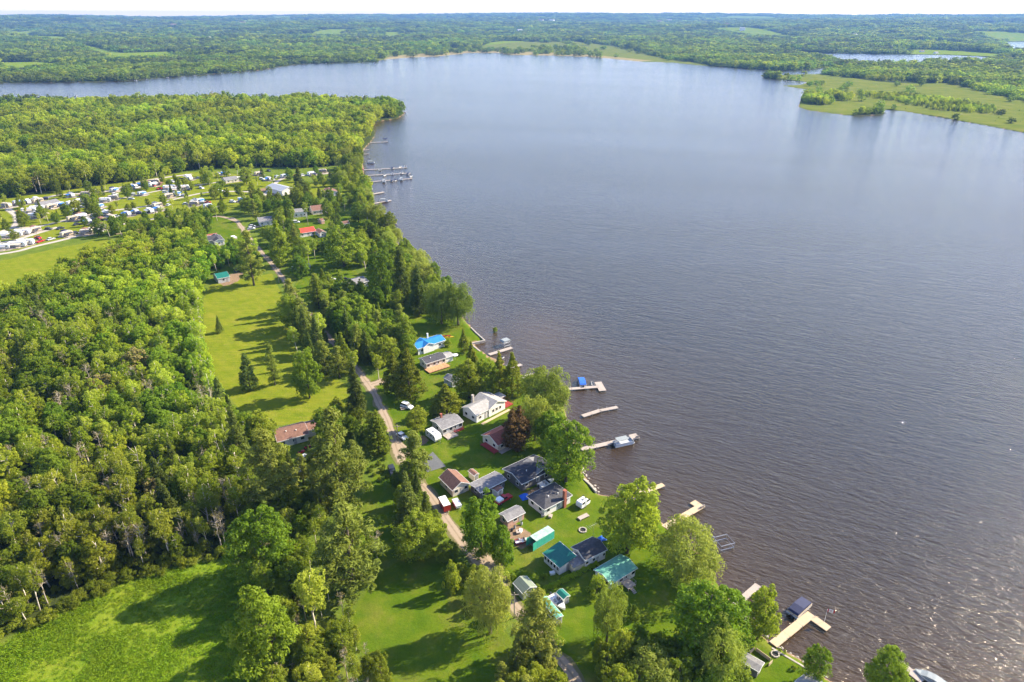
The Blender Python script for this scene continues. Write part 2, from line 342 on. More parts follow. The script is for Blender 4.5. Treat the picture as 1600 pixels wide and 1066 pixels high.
def ground_mat():
    m, nt, n, l, b = new_mat('ground_cover')
    b.inputs['Roughness'].default_value = 1.0; b.inputs['Specular IOR Level'].default_value = 0.0
    geo = n.new('ShaderNodeNewGeometry')
    def noise(scale, det=6, rough=0.6, stretch=None):
        z = n.new('ShaderNodeTexNoise'); z.inputs['Scale'].default_value = scale; z.inputs['Detail'].default_value = det; z.inputs['Roughness'].default_value = rough
        if stretch:
            mp = n.new('ShaderNodeMapping'); mp.inputs['Scale'].default_value = stretch; mp.inputs['Rotation'].default_value = (0, 0, R(-35)); l.new(geo.outputs['Position'], mp.inputs[0]); l.new(mp.outputs[0], z.inputs['Vector'])
        else: l.new(geo.outputs['Position'], z.inputs['Vector'])
        return z.outputs[0]
    def ramp(src, stops):
        r = n.new('ShaderNodeValToRGB'); el = r.color_ramp.elements
        while len(el) < len(stops): el.new(0.5)
        for e, (p, c) in zip(el, stops): e.position = p; e.color = (*c, 1)
        l.new(src, r.inputs[0]); return r.outputs[0]
    def mix(f, a, c, mode='MIX'):
        x = n.new('ShaderNodeMix'); x.data_type = 'RGBA'; x.blend_type = mode
        if isinstance(f, float): x.inputs[0].default_value = f
        else: l.new(f, x.inputs[0])
        l.new(a, x.inputs[6]); l.new(c, x.inputs[7]); return x.outputs[2]
    nb, nmid, nf, ns = noise(0.035, 5), noise(0.16, 8, 0.7), noise(1.1, 8, 0.75), noise(0.5, 5, 0.7, (0.25, 2.2, 1))
    def att(name, lo=0.35, hi=0.65, wob=0.45):
        a = n.new('ShaderNodeAttribute'); a.attribute_name = name
        s = n.new('ShaderNodeMath'); s.operation = 'MULTIPLY_ADD'; s.inputs[1].default_value = wob; l.new(nf, s.inputs[0])
        q = n.new('ShaderNodeMath'); q.operation = 'SUBTRACT'; q.inputs[1].default_value = wob * 0.5; l.new(a.outputs['Fac'], q.inputs[0]); l.new(q.outputs[0], s.inputs[2])
        r = n.new('ShaderNodeMapRange'); r.interpolation_type = 'SMOOTHSTEP'; r.inputs['From Min'].default_value = lo; r.inputs['From Max'].default_value = hi
        l.new(s.outputs[0], r.inputs['Value']); return r.outputs[0]
    rough = ramp(nmid, [(0.3, (0.075, 0.115, 0.016)), (0.5, (0.105, 0.150, 0.020)), (0.7, (0.155, 0.175, 0.030))])
    lawn = ramp(nmid, [(0.28, (0.085, 0.140, 0.008)), (0.46, (0.140, 0.180, 0.012)), (0.62, (0.195, 0.205, 0.022)), (0.78, (0.245, 0.205, 0.055))])
    lawn = mix(0.5, lawn, ramp(ns, [(0.32, (0.105, 0.160, 0.008)), (0.5, (0.165, 0.190, 0.014)), (0.68, (0.220, 0.210, 0.030))]))
    field = mix(0.5, ramp(ns, [(0.3, (0.080, 0.150, 0.010)), (0.5, (0.140, 0.205, 0.015)), (0.7, (0.205, 0.235, 0.028))]), ramp(nb, [(0.38, (0.090, 0.190, 0.010)), (0.62, (0.220, 0.225, 0.020))]))
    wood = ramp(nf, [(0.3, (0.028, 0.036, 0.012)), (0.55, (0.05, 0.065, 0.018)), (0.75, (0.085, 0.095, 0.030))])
    marsh = ramp(nb, [(0.3, (0.095, 0.130, 0.020)), (0.55, (0.140, 0.162, 0.028)), (0.75, (0.180, 0.172, 0.050))])
    reed = ramp(nb, [(0.3, (0.22, 0.195, 0.085)), (0.7, (0.31, 0.25, 0.125))])
    dirt = ramp(nf, [(0.3, (0.17, 0.115, 0.070)), (0.7, (0.30, 0.21, 0.135))])
    lush = mix(0.45, ramp(nmid, [(0.26, (0.042, 0.088, 0.006)), (0.45, (0.072, 0.124, 0.008)), (0.58, (0.118, 0.152, 0.012)), (0.72, (0.205, 0.172, 0.050))]), ramp(noise(0.06, 6, 0.65), [(0.36, (0.052, 0.108, 0.005)), (0.52, (0.090, 0.138, 0.008)), (0.66, (0.185, 0.165, 0.040))]))
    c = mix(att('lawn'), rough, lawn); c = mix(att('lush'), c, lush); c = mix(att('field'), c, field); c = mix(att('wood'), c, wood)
    c = mix(att('marsh'), c, marsh); c = mix(att('reed'), c, reed); c = mix(att('dirt'), c, dirt)
    wv = n.new('ShaderNodeTexWave'); wv.bands_direction = 'DIAGONAL'; wv.inputs['Scale'].default_value = 0.10; wv.inputs['Distortion'].default_value = 5.0; wv.inputs['Detail'].default_value = 2; wv.inputs['Detail Scale'].default_value = 0.3
    l.new(geo.outputs['Position'], wv.inputs['Vector']); st_ = ramp(wv.outputs['Fac'], [(0.25, (0.965, 0.97, 0.97)), (0.75, (1.035, 1.03, 1.02))])
    c = mix(att('lawn'), c, mix(1.0, c, st_, 'MULTIPLY'))
    wear = noise(0.22, 7, 0.75); wr = n.new('ShaderNodeMapRange'); wr.inputs['From Min'].default_value = 0.64; wr.inputs['From Max'].default_value = 0.74; wr.inputs['To Max'].default_value = 0.55; l.new(wear, wr.inputs['Value'])
    wl2 = n.new('ShaderNodeMath'); wl2.operation = 'MULTIPLY'; l.new(wr.outputs[0], wl2.inputs[0]); l.new(att('lawn'), wl2.inputs[1]); c = mix(wl2.outputs[0], c, ramp(nf, [(0.3, (0.20, 0.155, 0.075)), (0.7, (0.27, 0.21, 0.10))]))
    fine = ramp(noise(3.2, 6, 0.8), [(0.25, (0.70, 0.70, 0.70)), (0.75, (1.25, 1.25, 1.25))])
    c = mix(1.0, c, fine, 'MULTIPLY')
    l.new(c, b.inputs['Base Color'])
    bp = n.new('ShaderNodeBump'); bp.inputs['Strength'].default_value = 0.7; bp.inputs['Distance'].default_value = 0.25
    l.new(nf, bp.inputs['Height']); l.new(bp.outputs[0], b.inputs['Normal'])
    return m
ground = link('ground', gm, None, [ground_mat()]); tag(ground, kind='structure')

# ---- the lake
def water_mat():
    m, nt, n, l, b = new_mat('lake_water')
    b.inputs['IOR'].default_value = 1.42; b.inputs['Specular Tint'].default_value = (1.0, 0.90, 0.74, 1); b.inputs['Roughness'].default_value = 0.12; b.inputs['Coat Weight'].default_value = 0.3; b.inputs['Coat Roughness'].default_value = 0.03; b.inputs['Coat IOR'].default_value = 1.33
    geo = n.new('ShaderNodeNewGeometry')
    def noise(scale, det, rough, sx, sy, rot, dist=0.0):
        mp = n.new('ShaderNodeMapping'); mp.vector_type = 'TEXTURE'; mp.inputs['Rotation'].default_value = (0, 0, R(rot)); mp.inputs['Scale'].default_value = (sx, sy, 1)
        l.new(geo.outputs['Position'], mp.inputs[0]); z = n.new('ShaderNodeTexNoise'); z.inputs['Scale'].default_value = scale; z.inputs['Detail'].default_value = det
        z.inputs['Roughness'].default_value = rough; z.inputs['Distortion'].default_value = dist; l.new(mp.outputs[0], z.inputs['Vector']); return z.outputs[0]
    w1 = noise(1.0, 4, 0.58, 3.1, 1.12, -30, 0.5); w2 = noise(1.0, 3, 0.6, 0.85, 0.36, -18, 0.4); gust = noise(1.0, 3, 0.5, 420, 90, -14); 
    ad = n.new('ShaderNodeMath'); ad.operation = 'MULTIPLY_ADD'; ad.inputs[1].default_value = 0.38; l.new(w2, ad.inputs[0]); l.new(w1, ad.inputs[2])
    w3 = noise(1.0, 3, 0.55, 13, 3.6, -26, 0.6); a3 = n.new('ShaderNodeMath'); a3.operation = 'MULTIPLY_ADD'; a3.inputs[1].default_value = 0.9; l.new(w3, a3.inputs[0]); l.new(ad.outputs[0], a3.inputs[2])
    st = n.new('ShaderNodeMapRange'); st.inputs['From Min'].default_value = 0.3; st.inputs['From Max'].default_value = 0.7; st.inputs['To Min'].default_value = 0.75; st.inputs['To Max'].default_value = 1.0
    l.new(gust, st.inputs['Value'])
    bp = n.new('ShaderNodeBump'); bp.inputs['Distance'].default_value = 0.46; l.new(st.outputs[0], bp.inputs['Strength']); l.new(a3.outputs[0], bp.inputs['Height'])
    l.new(bp.outputs[0], b.inputs['Normal']); l.new(bp.outputs[0], b.inputs['Coat Normal'])
    a = n.new('ShaderNodeAttribute'); a.attribute_name = 'shallow'
    mx = n.new('ShaderNodeMix'); mx.data_type = 'RGBA'; l.new(a.outputs['Fac'], mx.inputs[0])
    mx.inputs[6].default_value = (0.019, 0.0132, 0.0055, 1); mx.inputs[7].default_value = (0.062, 0.037, 0.014, 1)
    # thin wind-drawn foam lines
    f1 = noise(1.0, 2, 0.5, 60, 26, 40, 1.2); s1 = n.new('ShaderNodeMath'); s1.operation = 'SUBTRACT'; s1.inputs[1].default_value = 0.5; l.new(f1, s1.inputs[0])
    ab = n.new('ShaderNodeMath'); ab.operation = 'ABSOLUTE'; l.new(s1.outputs[0], ab.inputs[0])
    mr = n.new('ShaderNodeMapRange'); mr.inputs['From Min'].default_value = 0.0025; mr.inputs['From Max'].default_value = 0.0; l.new(ab.outputs[0], mr.inputs['Value'])
    f2 = noise(1.0, 5, 0.7, 22, 22, 0); m2 = n.new('ShaderNodeMapRange'); m2.inputs['From Min'].default_value = 0.52; m2.inputs['From Max'].default_value = 0.66; m2.inputs['To Max'].default_value = 0.13; l.new(f2, m2.inputs['Value'])
    mu = n.new('ShaderNodeMath'); mu.operation = 'MULTIPLY'; l.new(mr.outputs[0], mu.inputs[0]); l.new(m2.outputs[0], mu.inputs[1])
    m3 = n.new('ShaderNodeMix'); m3.data_type = 'RGBA'; l.new(mu.outputs[0], m3.inputs[0]); l.new(mx.outputs[2], m3.inputs[6]); m3.inputs[7].default_value = (0.30, 0.29, 0.27, 1)
    l.new(m3.outputs[2], b.inputs['Base Color'])
    return m
keep = (sd_g.reshape(nr, na) < 30 + gdist.reshape(nr, na) * 0.02)
fk = (keep[:-1, :-1] | keep[:-1, 1:] | keep[1:, 1:] | keep[1:, :-1]).ravel()
wz = np.zeros_like(gx)
wm = quads_mesh('lake', np.stack([gx, gy, wz], -1), GF[fk])
sh = np.exp(np.minimum(sd_g, 0) / 15.0) * 0.85
c0 = G(845, 530, 0); sh = np.maximum(sh, 0.75 * np.exp(-(((gx - c0[0]) / 20) ** 2 + ((gy - c0[1]) / 34) ** 2)))
c1 = G(1180, 900, 0); sh = np.maximum(sh, 0.7 * np.exp(-np.abs(np.minimum(sd_g, 0)) / 30.0) * (gdist < 260))
wm.attributes.new('shallow', 'FLOAT', 'POINT').data.foreach_set('value', sh.astype(np.float32))
lake = link('lake_water', wm, None, [water_mat()]); tag(lake, kind='structure')

# ---- roads
def ribbon(name, pts, width, mat, z=LAND + 0.012, jag=0.25, step=1.2, kind='structure'):
    P = [np.array(p) for p in pts]; Q = []
    for i in range(len(P) - 1):
        p0, p1, p2, p3 = P[max(i - 1, 0)], P[i], P[i + 1], P[min(i + 2, len(P) - 1)]
        k = max(2, int(np.linalg.norm(p2 - p1) / step))
        for j in range(k):
            t = j / k; Q.append(0.5 * (2 * p1 + (p2 - p0) * t + (2 * p0 - 5 * p1 + 4 * p2 - p3) * t * t + (3 * p1 - p0 - 3 * p2 + p3) * t ** 3))
    Q.append(P[-1]); Q = np.array(Q); T = np.gradient(Q, axis=0); T /= np.linalg.norm(T, axis=1, keepdims=True) + 1e-9; N = np.stack([-T[:, 1], T[:, 0]], -1)
    n = len(Q); cols = 7; V = np.zeros((n, cols, 3)); U = np.zeros((n, cols))
    jl = (vnoise(np.arange(n) * 0.45, np.zeros(n), 3) - 0.5) * jag * 2; jr = (vnoise(np.arange(n) * 0.45, np.zeros(n) + 9, 4) - 0.5) * jag * 2
    for c in range(cols):
        f = c / (cols - 1) * 2 - 1; off = f * width / 2 + (jl if f < 0 else jr) * abs(f) ** 3
        V[:, c, :2] = Q + N * off[:, None]; V[:, c, 2] = z + 0.03 * (1 - f * f); U[:, c] = f
    I = np.arange(n * cols).reshape(n, cols); F = np.stack([I[:-1, :-1], I[:-1, 1:], I[1:, 1:], I[1:, :-1]], -1).reshape(-1, 4)[:, ::-1]
    me = quads_mesh(name, V.reshape(-1, 3), F, True); me.attributes.new('across', 'FLOAT', 'POINT').data.foreach_set('value', U.ravel().astype(np.float32))
    o = link(name, me, None, [mat]); tag(o, kind=kind); return Q
def road_mat(name, edge, track, verge):
    m, nt, n, l, b = new_mat(name); b.inputs['Roughness'].default_value = 0.95; b.inputs['Specular IOR Level'].default_value = 0.1
    geo = n.new('ShaderNodeNewGeometry'); a = n.new('ShaderNodeAttribute'); a.attribute_name = 'across'
    nz = n.new('ShaderNodeTexNoise'); nz.inputs['Scale'].default_value = 0.7; nz.inputs['Detail'].default_value = 8; nz.inputs['Roughness'].default_value = 0.7; l.new(geo.outputs['Position'], nz.inputs['Vector'])
    ab = n.new('ShaderNodeMath'); ab.operation = 'ABSOLUTE'; l.new(a.outputs['Fac'], ab.inputs[0])
    ad = n.new('ShaderNodeMath'); ad.operation = 'MULTIPLY_ADD'; ad.inputs[1].default_value = 0.5; l.new(nz.outputs[0], ad.inputs[0]); l.new(ab.outputs[0], ad.inputs[2])
    rp = n.new('ShaderNodeValToRGB'); el = rp.color_ramp.elements
    for _ in range(3): el.new(0.5)
    for e, (p, c) in zip(el, [(0.24, edge), (0.45, track), (0.85, track), (1.08 / 1.5 + 0.2, edge), (0.999, verge)]): e.position = min(p, 1); e.color = (*c, 1)
    l.new(ad.outputs[0], rp.inputs[0]); l.new(rp.outputs[0], b.inputs['Base Color'])
    bp = n.new('ShaderNodeBump'); bp.inputs['Strength'].default_value = 0.5; bp.inputs['Distance'].default_value = 0.08; l.new(nz.outputs[0], bp.inputs['Height']); l.new(bp.outputs[0], b.inputs['Normal'])
    return m
M['gravel'] = road_mat('gravel_track', (0.24, 0.185, 0.125), (0.33, 0.26, 0.19), (0.15, 0.14, 0.06))
M['campgravel'] = road_mat('campground_gravel', (0.33, 0.30, 0.25), (0.42, 0.38, 0.33), (0.2, 0.2, 0.1))
M['asphalt'] = road_mat('worn_asphalt', (0.085, 0.082, 0.08), (0.075, 0.073, 0.072), (0.10, 0.10, 0.08))
ROAD = [(925, 1110), (897, 1060), (872, 1028), (838, 985), (806, 950), (775, 905), (748, 878), (722, 846), (694, 806), (668, 768), (642, 740), (624, 712), (615, 685), (604, 655), (592, 630), (577, 602), (548, 568), (514, 528), (482, 492), (458, 458), (440, 432), (424, 412), (408, 394), (396, 380), (384, 365), (374, 350), (362, 340)]
ROADQ = ribbon('gravel_road', GP(ROAD), 3.4, M['gravel'], jag=0.8)
DRIVES = [([(577, 602), (590, 598), (600, 594)], 4.5), ([(384, 362), (395, 356), (408, 353)], 3.5), ([(608, 668), (622, 690), (632, 700), (640, 712)], 2.6), ([(728, 850), (745, 862), (765, 880), (775, 900)], 4.0), ([(370, 346), (340, 338), (310, 345), (270, 352), (215, 362), (180, 366)], 3.2)]
for p, w in DRIVES: ribbon('driveway', GP(p), w, M['gravel'], z=LAND + 0.007)
CAMPROADS = [([(-60, 405), (20, 394), (55, 385), (110, 372), (170, 355), (235, 343), (300, 332), (345, 322)], 4), ([(-30, 372), (20, 355), (26, 338), (14, 326), (40, 320), (90, 305), (160, 300), (230, 282), (300, 272)], 5),
             ([(20, 356), (60, 354), (120, 340), (170, 330), (230, 322), (270, 312), (330, 300), (400, 300)], 4), ([(-30, 384), (20, 376), (60, 364), (90, 355)], 4.5), ([(100, 322), (150, 316), (200, 308), (260, 296), (340, 285)], 3.5), ([(410, 308), (425, 292), (440, 280), (470, 275), (530, 270)], 4)]
for p, w in CAMPROADS: ribbon('campground_road', GP(p), w, M['campgravel'], z=LAND + 0.009)
pad = MB(); pq = GP([(655, 727), (668, 738), (697, 729), (676, 706)]); pad.prism(pq[::-1] if 0 else pq, LAND - 0.3, LAND + 0.06)
pad.build('concrete_pad', plain('pad_asphalt', (0.115, 0.12, 0.125), 0.9, var=0.15, scale=0.8, stain=0.4)); bpy.data.objects['concrete_pad']['kind'] = 'structure'

# ================================================================== TREES: meshes for each kind, then one object per tree
def leaf_quads(C, Nrm, size, asp, g, droop=None):
    """one small bent four-sided leaf cluster per centre: rhombus with random spin about its normal"""
    n = len(C); Nn = Nrm / (np.linalg.norm(Nrm, axis=1, keepdims=True) + 1e-9)
    rv = g.normal(size=(n, 3)) if droop is None else np.tile(np.array([0, 0, -1.0]), (n, 1)) + g.normal(size=(n, 3)) * droop
    A = np.cross(Nn, rv) if droop is None else rv - Nn * (rv * Nn).sum(1, keepdims=True)
    A /= np.linalg.norm(A, axis=1, keepdims=True) + 1e-9; B = np.cross(Nn, A)
    s = (size * g.uniform(0.65, 1.35, n))[:, None]
    V = np.stack([C - A * s, C + B * s * asp + Nn * s * 0.18, C + A * s, C - B * s * asp + Nn * s * 0.18], 1)
    return V.reshape(-1, 3), np.arange(4 * n).reshape(n, 4)
def clump_leaves(cc, cr, per, size, asp, g, flat=0.7, up=0.5, droop=None):
    k = len(cc); n = k * per
    d = g.normal(size=(n, 3)); d[:, 2] += 0.25; d /= np.linalg.norm(d, axis=1, keepdims=True)
    rad = g.uniform(0.45, 1.0, n) ** 0.6
    P = np.repeat(cc, per, 0) + d * (np.repeat(cr, per) * rad)[:, None] * np.array([1, 1, flat])
    N = d * 0.9 + np.array([0, 0, up]) + g.normal(size=(n, 3)) * 0.55
    return leaf_quads(P, N, size, asp, g, droop)
def crown_points(n, prof, h0, h1, rad, g, inner=0.35, sep=0.0):
    """clump centres inside a crown of revolution: prof(t) gives the relative radius at height t"""
    out = []; tries = 0; ax = g.uniform(0, 6.28); ex = g.uniform(0.82, 1.0)
    lob = g.uniform(0, 6.28, 3)
    while len(out) < n and tries < n * 60:
        tries += 1; t = g.uniform(0, 1) ** 0.9; a = g.uniform(0, 2 * math.pi)
        lobe = 1 + 0.16 * math.sin(2 * a + lob[0] + 2 * t) + 0.15 * math.sin(3 * a + lob[1] + 5 * t) + 0.08 * math.sin(7 * a + lob[2] - 6 * t)
        r = prof(t) * rad * lobe * (g.uniform(inner, 1.0) ** 0.55) * (1.16 if g.random() < 0.1 else 1.0)
        p = np.array([r * math.cos(a), r * math.sin(a) * ex, h0 + (h1 - h0) * t * (0.93 + 0.10 * math.sin(2 * a + lob[2]) + 0.05 * math.sin(5 * a + lob[0]))])
        if sep and any(np.sum((p - q) ** 2) < sep * sep for q in out[-80:]): continue
        out.append(p)
    return np.array(out)
def trunk_mb(h, r0, targets, g, lean=0.0, bend=0.3, sides=6, limb=0.35):
    mb = MB(); k = 6; ang = g.uniform(0, 6.28); pts = []
    for i in range(k + 1):
        t = i / k; pts.append((lean * h * t * math.cos(ang) + bend * g.normal() * 0.25 * t, lean * h * t * math.sin(ang) + bend * g.normal() * 0.25 * t, h * t))
    mb.tube([(pts[0][0], pts[0][1], -0.25)] + pts[1:], [r0 * 1.25] + [r0 * (1 - 0.8 * i / k) for i in range(1, k + 1)], sides)
    P = np.array(pts)
    for q in targets:
        zb = max(0.15 * h, min(h * 0.92, q[2] - math.hypot(q[0], q[1]) * g.uniform(0.35, 0.8)))
        b = np.array([np.interp(zb, P[:, 2], P[:, 0]), np.interp(zb, P[:, 2], P[:, 1]), zb]); mid = (b + q) / 2 + np.array([0, 0, g.uniform(-0.1, 0.35)])
        mb.tube([b, mid, q], [r0 * limb, r0 * limb * 0.65, r0 * limb * 0.2], 4, False)
    return mb, P
egg = lambda t: max(0.05, math.sin(math.pi * (0.12 + 0.80 * t)) ** 0.75)
cone = lambda t: max(0.04, (1 - t) ** 0.85 * (0.55 + 0.45 * min(1, t * 8)))
column = lambda t: max(0.05, (1 - t ** 2.2) * (0.72 + 0.28 * min(1, t * 4)))
VAR = {}   # kind -> list of (crown mesh, trunk mesh); nominal height 10, crown radius 1 x given
def make_kind(kind, nvar, leafm, barkm, fn):
    VAR[kind] = []
    for i in range(nvar):
        g = np.random.default_rng(1000 + 31 * i + sum(map(ord, kind)))
        V, F, mb = fn(g)
        cm = quads_mesh(kind + '_crown', V, F); cm.materials.append(M[leafm]); tm = mb.mesh(kind + '_trunk', True); tm.materials.append(M[barkm])
        VAR[kind].append((cm, tm))
def broad(nc=125, per=76, size=0.17, rad=3.5, h0=1.3, cr=(0.45, 1.25), inner=0.3):
    def f(g):
        C = crown_points(nc, egg, h0, 9.4, rad, g, inner, 0.62); rr = g.uniform(*cr, len(C)) * (1.12 - 0.045 * C[:, 2])
        V, F = clump_leaves(C, rr, per, size, 0.62, g)
        mb, _ = trunk_mb(8.4, 0.24, C[g.choice(len(C), min(16, len(C)), False)], g, 0.02)
        return V, F, mb
    return f
def birch(g):
    C = crown_points(34, lambda t: egg(t) * (0.75 + 0.25 * t), 4.6, 9.6, 1.95, g, 0.2, 0.6); lean = g.uniform(0.0, 0.13)
    mb, P = trunk_mb(9.4, 0.15, [], g, lean, 0.5)
    C[:, 0] += np.interp(C[:, 2], P[:, 2], P[:, 0]); C[:, 1] += np.interp(C[:, 2], P[:, 2], P[:, 1])
    for q in C[g.choice(len(C), 10, False)]:
        zb = max(2.5, q[2] - 1.6); b = np.array([np.interp(zb, P[:, 2], P[:, 0]), np.interp(zb, P[:, 2], P[:, 1]), zb]); mb.tube([b, (b + q) / 2, q], [0.075, 0.055, 0.02], 4, False)
    V, F = clump_leaves(C, g.uniform(0.4, 0.95, len(C)), 66, 0.155, 0.65, g, 0.8, 0.4)
    return V, F, mb
def bare_birch(g):
    C = crown_points(22, egg, 6.3, 9.8, 1.7, g, 0.2, 0.5); mb, P = trunk_mb(9.6, 0.19, [], g, g.uniform(0.03, 0.16), 0.6)
    C[:, 0] += np.interp(C[:, 2], P[:, 2], P[:, 0]); C[:, 1] += np.interp(C[:, 2], P[:, 2], P[:, 1])
    for i in range(12):
        zb = g.uniform(2.5, 8.0); a = g.uniform(0, 6.28); L = g.uniform(0.7, 1.8); b = np.array([np.interp(zb, P[:, 2], P[:, 0]), np.interp(zb, P[:, 2], P[:, 1]), zb]); q = b + np.array([math.cos(a) * L, math.sin(a) * L, L * g.uniform(0.6, 1.2)]); mb.tube([b, (b + q) / 2, q], [0.07, 0.05, 0.015], 4, False)
    V, F = clump_leaves(C, g.uniform(0.35, 0.8, len(C)), 44, 0.15, 0.65, g, 0.8, 0.4)
    return V, F, mb
def pine(g):
    C = []; Rr = []; lim = []
    for lv in range(12):
        t = lv / 11; z = 1.3 + 8.3 * t; L = 3.1 * (1 - t) ** 0.7 * (0.62 + 0.38 * min(1, t * 4)) + 0.3
        for b in range(6 if t < 0.7 else 4):
            a = g.uniform(0, 6.28); l1 = L * g.uniform(0.55, 1.1); tip = np.array([math.cos(a) * l1, math.sin(a) * l1, z + l1 * g.uniform(0.02, 0.28)]); lim.append(tip)
            for q in np.linspace(0.42, 1.0, max(2, int(l1 / 0.8))): C.append(np.array([tip[0] * q, tip[1] * q, z + (tip[2] - z) * q]) + g.normal(size=3) * 0.16); Rr.append(0.42 + 0.3 * g.random())
    C = np.array(C); V, F = clump_leaves(C, np.array(Rr), 52, 0.21, 0.28, g, 0.55, 0.7)
    mb, _ = trunk_mb(9.5, 0.22, [lim[i] for i in g.choice(len(lim), 26, False)], g, 0.015, 0.2, limb=0.22)
    return V, F, mb
def conifer(rad, prof, nc, per, size=0.24, asp=0.3, crs=(0.35, 0.7)):
    def f(g):
        C = crown_points(nc, prof, 0.5, 9.8, rad, g, 0.55, 0.0); tt = 1 - (C[:, 2] - 0.5) / 9.6
        V, F = clump_leaves(C, g.uniform(*crs, len(C)) * (0.55 + 0.6 * tt), per, size, asp, g, 0.6, 0.15, 0.9)
        mb, _ = trunk_mb(9.2, 0.17, C[g.choice(len(C), 12, False)], g, 0.0, 0.1, limb=0.2)
        return V, F, mb
    return f
def willow(g):
    C = crown_points(110, egg, 2.6, 9.2, 4.2, g, 0.35, 0.75); V1, F1 = clump_leaves(C, g.uniform(0.6, 1.2, len(C)), 84, 0.19, 0.36, g, 0.75, 0.4, 0.8)
    S = []; Ns = []
    for i in range(300):                                     # hanging strands
        q = C[g.integers(len(C))]; a = math.atan2(q[1], q[0]) + g.normal() * 0.3; rr = math.hypot(q[0], q[1]) * g.uniform(0.9, 1.12) + 0.25; L = g.uniform(1.2, 4.0)
        for z in np.arange(0, L, 0.26):
            S.append((rr * math.cos(a) + g.normal() * 0.12, rr * math.sin(a) + g.normal() * 0.12, max(0.4, q[2] - z))); Ns.append((math.cos(a), math.sin(a), 0.3))
    S = np.array(S); V2, F2 = leaf_quads(S, np.array(Ns) + g.normal(size=S.shape) * 0.4, 0.19, 0.34, g, 0.35)
    mb, _ = trunk_mb(7.0, 0.34, C[g.choice(len(C), 18, False)], g, 0.03, 0.4)
    return np.vstack([V1, V2]), np.vstack([F1, F2 + len(V1)]), mb
def dead(g):
    mb, P = trunk_mb(9.0, 0.15, [], g, g.uniform(0.0, 0.12), 0.6); tips = []
    for i in range(16):
        zb = g.uniform(3.0, 8.6); a = g.uniform(0, 6.28); L = g.uniform(0.8, 2.3) * (1.15 - zb / 12); b = np.array([np.interp(zb, P[:, 2], P[:, 0]), np.interp(zb, P[:, 2], P[:, 1]), zb])
        q = b + np.array([math.cos(a) * L, math.sin(a) * L, L * g.uniform(0.5, 1.1)]); mb.tube([b, (b + q) / 2 + g.normal(size=3) * 0.08, q], [0.06, 0.045, 0.015], 4, False); tips.append(q)
        for j in range(4):
            s = b + (q - b) * g.uniform(0.4, 1.0); e = s + g.normal(size=3) * 0.45 + np.array([0, 0, 0.25]); mb.tube([s, e], [0.028, 0.01], 3, False)
    C = np.array(tips); V, F = clump_leaves(C, g.uniform(0.3, 0.7, len(C)), 12, 0.16, 0.5, g)
    return V, F, mb
def shrub(g):
    C = crown_points(26, lambda t: math.sqrt(max(0.05, 1 - t * t * 0.9)), 0.8, 8.2, 4.6, g, 0.3, 1.2); V, F = clump_leaves(C, g.uniform(1.0, 2.1, len(C)), 90, 0.36, 0.6, g, 0.8)
    mb, _ = trunk_mb(6.0, 0.3, C[g.choice(len(C), 6, False)], g, 0.0); return V, F, mb
make_kind('broadleaf_tree', 6, 'leaf_broad', 'bark', broad())
make_kind('poplar_tree', 7, 'leaf_poplar', 'bark_birch', broad(76, 56, 0.17, 2.5, 1.6, (0.4, 1.0)))
make_kind('maple_tree', 3, 'leaf_bright', 'bark', broad(150, 82, 0.16, 3.7, 0.9))
make_kind('birch_tree', 5, 'leaf_birch', 'bark_birch', birch)
make_kind('bare_birch_tree', 4, 'leaf_birch', 'bark_birch', bare_birch)
make_kind('pine_tree', 4, 'leaf_pine', 'bark', pine)
make_kind('spruce_tree', 3, 'leaf_spruce', 'bark', conifer(2.1, cone, 190, 40, 0.19))
make_kind('cedar_tree', 3, 'leaf_cedar', 'bark', conifer(1.9, column, 190, 44, 0.165, 0.45))
make_kind('willow_tree', 3, 'leaf_willow', 'bark', willow)
make_kind('purple_maple_tree', 1, 'leaf_purple', 'bark', broad(130, 90, 0.18, 3.5, 1.0))
make_kind('dead_tree', 4, 'leaf_brown', 'bark_dead', dead)
make_kind('brown_tree', 1, 'leaf_brown', 'bark', broad(50, 50, 0.24, 2.8, 2.5))
make_kind('shrub', 3, 'leaf_broad', 'bark', shrub)
make_kind('bright_shrub', 2, 'leaf_hedge', 'bark', shrub)
NOMR = {'bare_birch_tree': 2.4, 'poplar_tree': 3.2, 'broadleaf_tree': 4.2, 'maple_tree': 4.5, 'birch_tree': 2.6, 'pine_tree': 3.3, 'spruce_tree': 2.3, 'cedar_tree': 2.1, 'willow_tree': 4.9, 'purple_maple_tree': 4.2, 'dead_tree': 2.2, 'brown_tree': 3.2, 'shrub': 5.6, 'bright_shrub': 5.6}
CATS = {'shrub': 'shrub', 'bright_shrub': 'shrub'}
NAME = {'bare_birch_tree': 'birch_tree', 'purple_maple_tree': 'maple_tree', 'bright_shrub': 'shrub', 'brown_tree': 'broadleaf_tree'}
TREES = []     # x, y, radius already taken
def tree(kind, x, y, h, rad, label, group=None):
    vs = VAR[kind]; cm, tm = vs[len(TREES) % len(vs)] if len(vs) < 3 else vs[random.randrange(len(vs))]
    nm = NAME.get(kind, kind)
    o = empty(nm, x, y, float(min(LAND, 10)), random.uniform(0, 6.28)); s = rad / NOMR[kind]; o.scale = (s, s * random.uniform(0.93, 1.07), h / 10.0)
    c = bpy.data.objects.new('crown', cm); COL.objects.link(c); c.parent = o
    t = bpy.data.objects.new('trunk', tm); COL.objects.link(t); t.parent = o
    tag(o, label, CATS.get(kind, 'tree'), group); TREES.append((x, y, rad)); return o
def tpx(kind, bx, by, topy, wpx, label, group=None):
    x, y = G(bx, by); h = max(1.2, height_from_top(x, y, topy)); rad = 0.5 * wpx * depth(x, y) / FPX
    return tree(kind, x, y, h, rad, label, group)

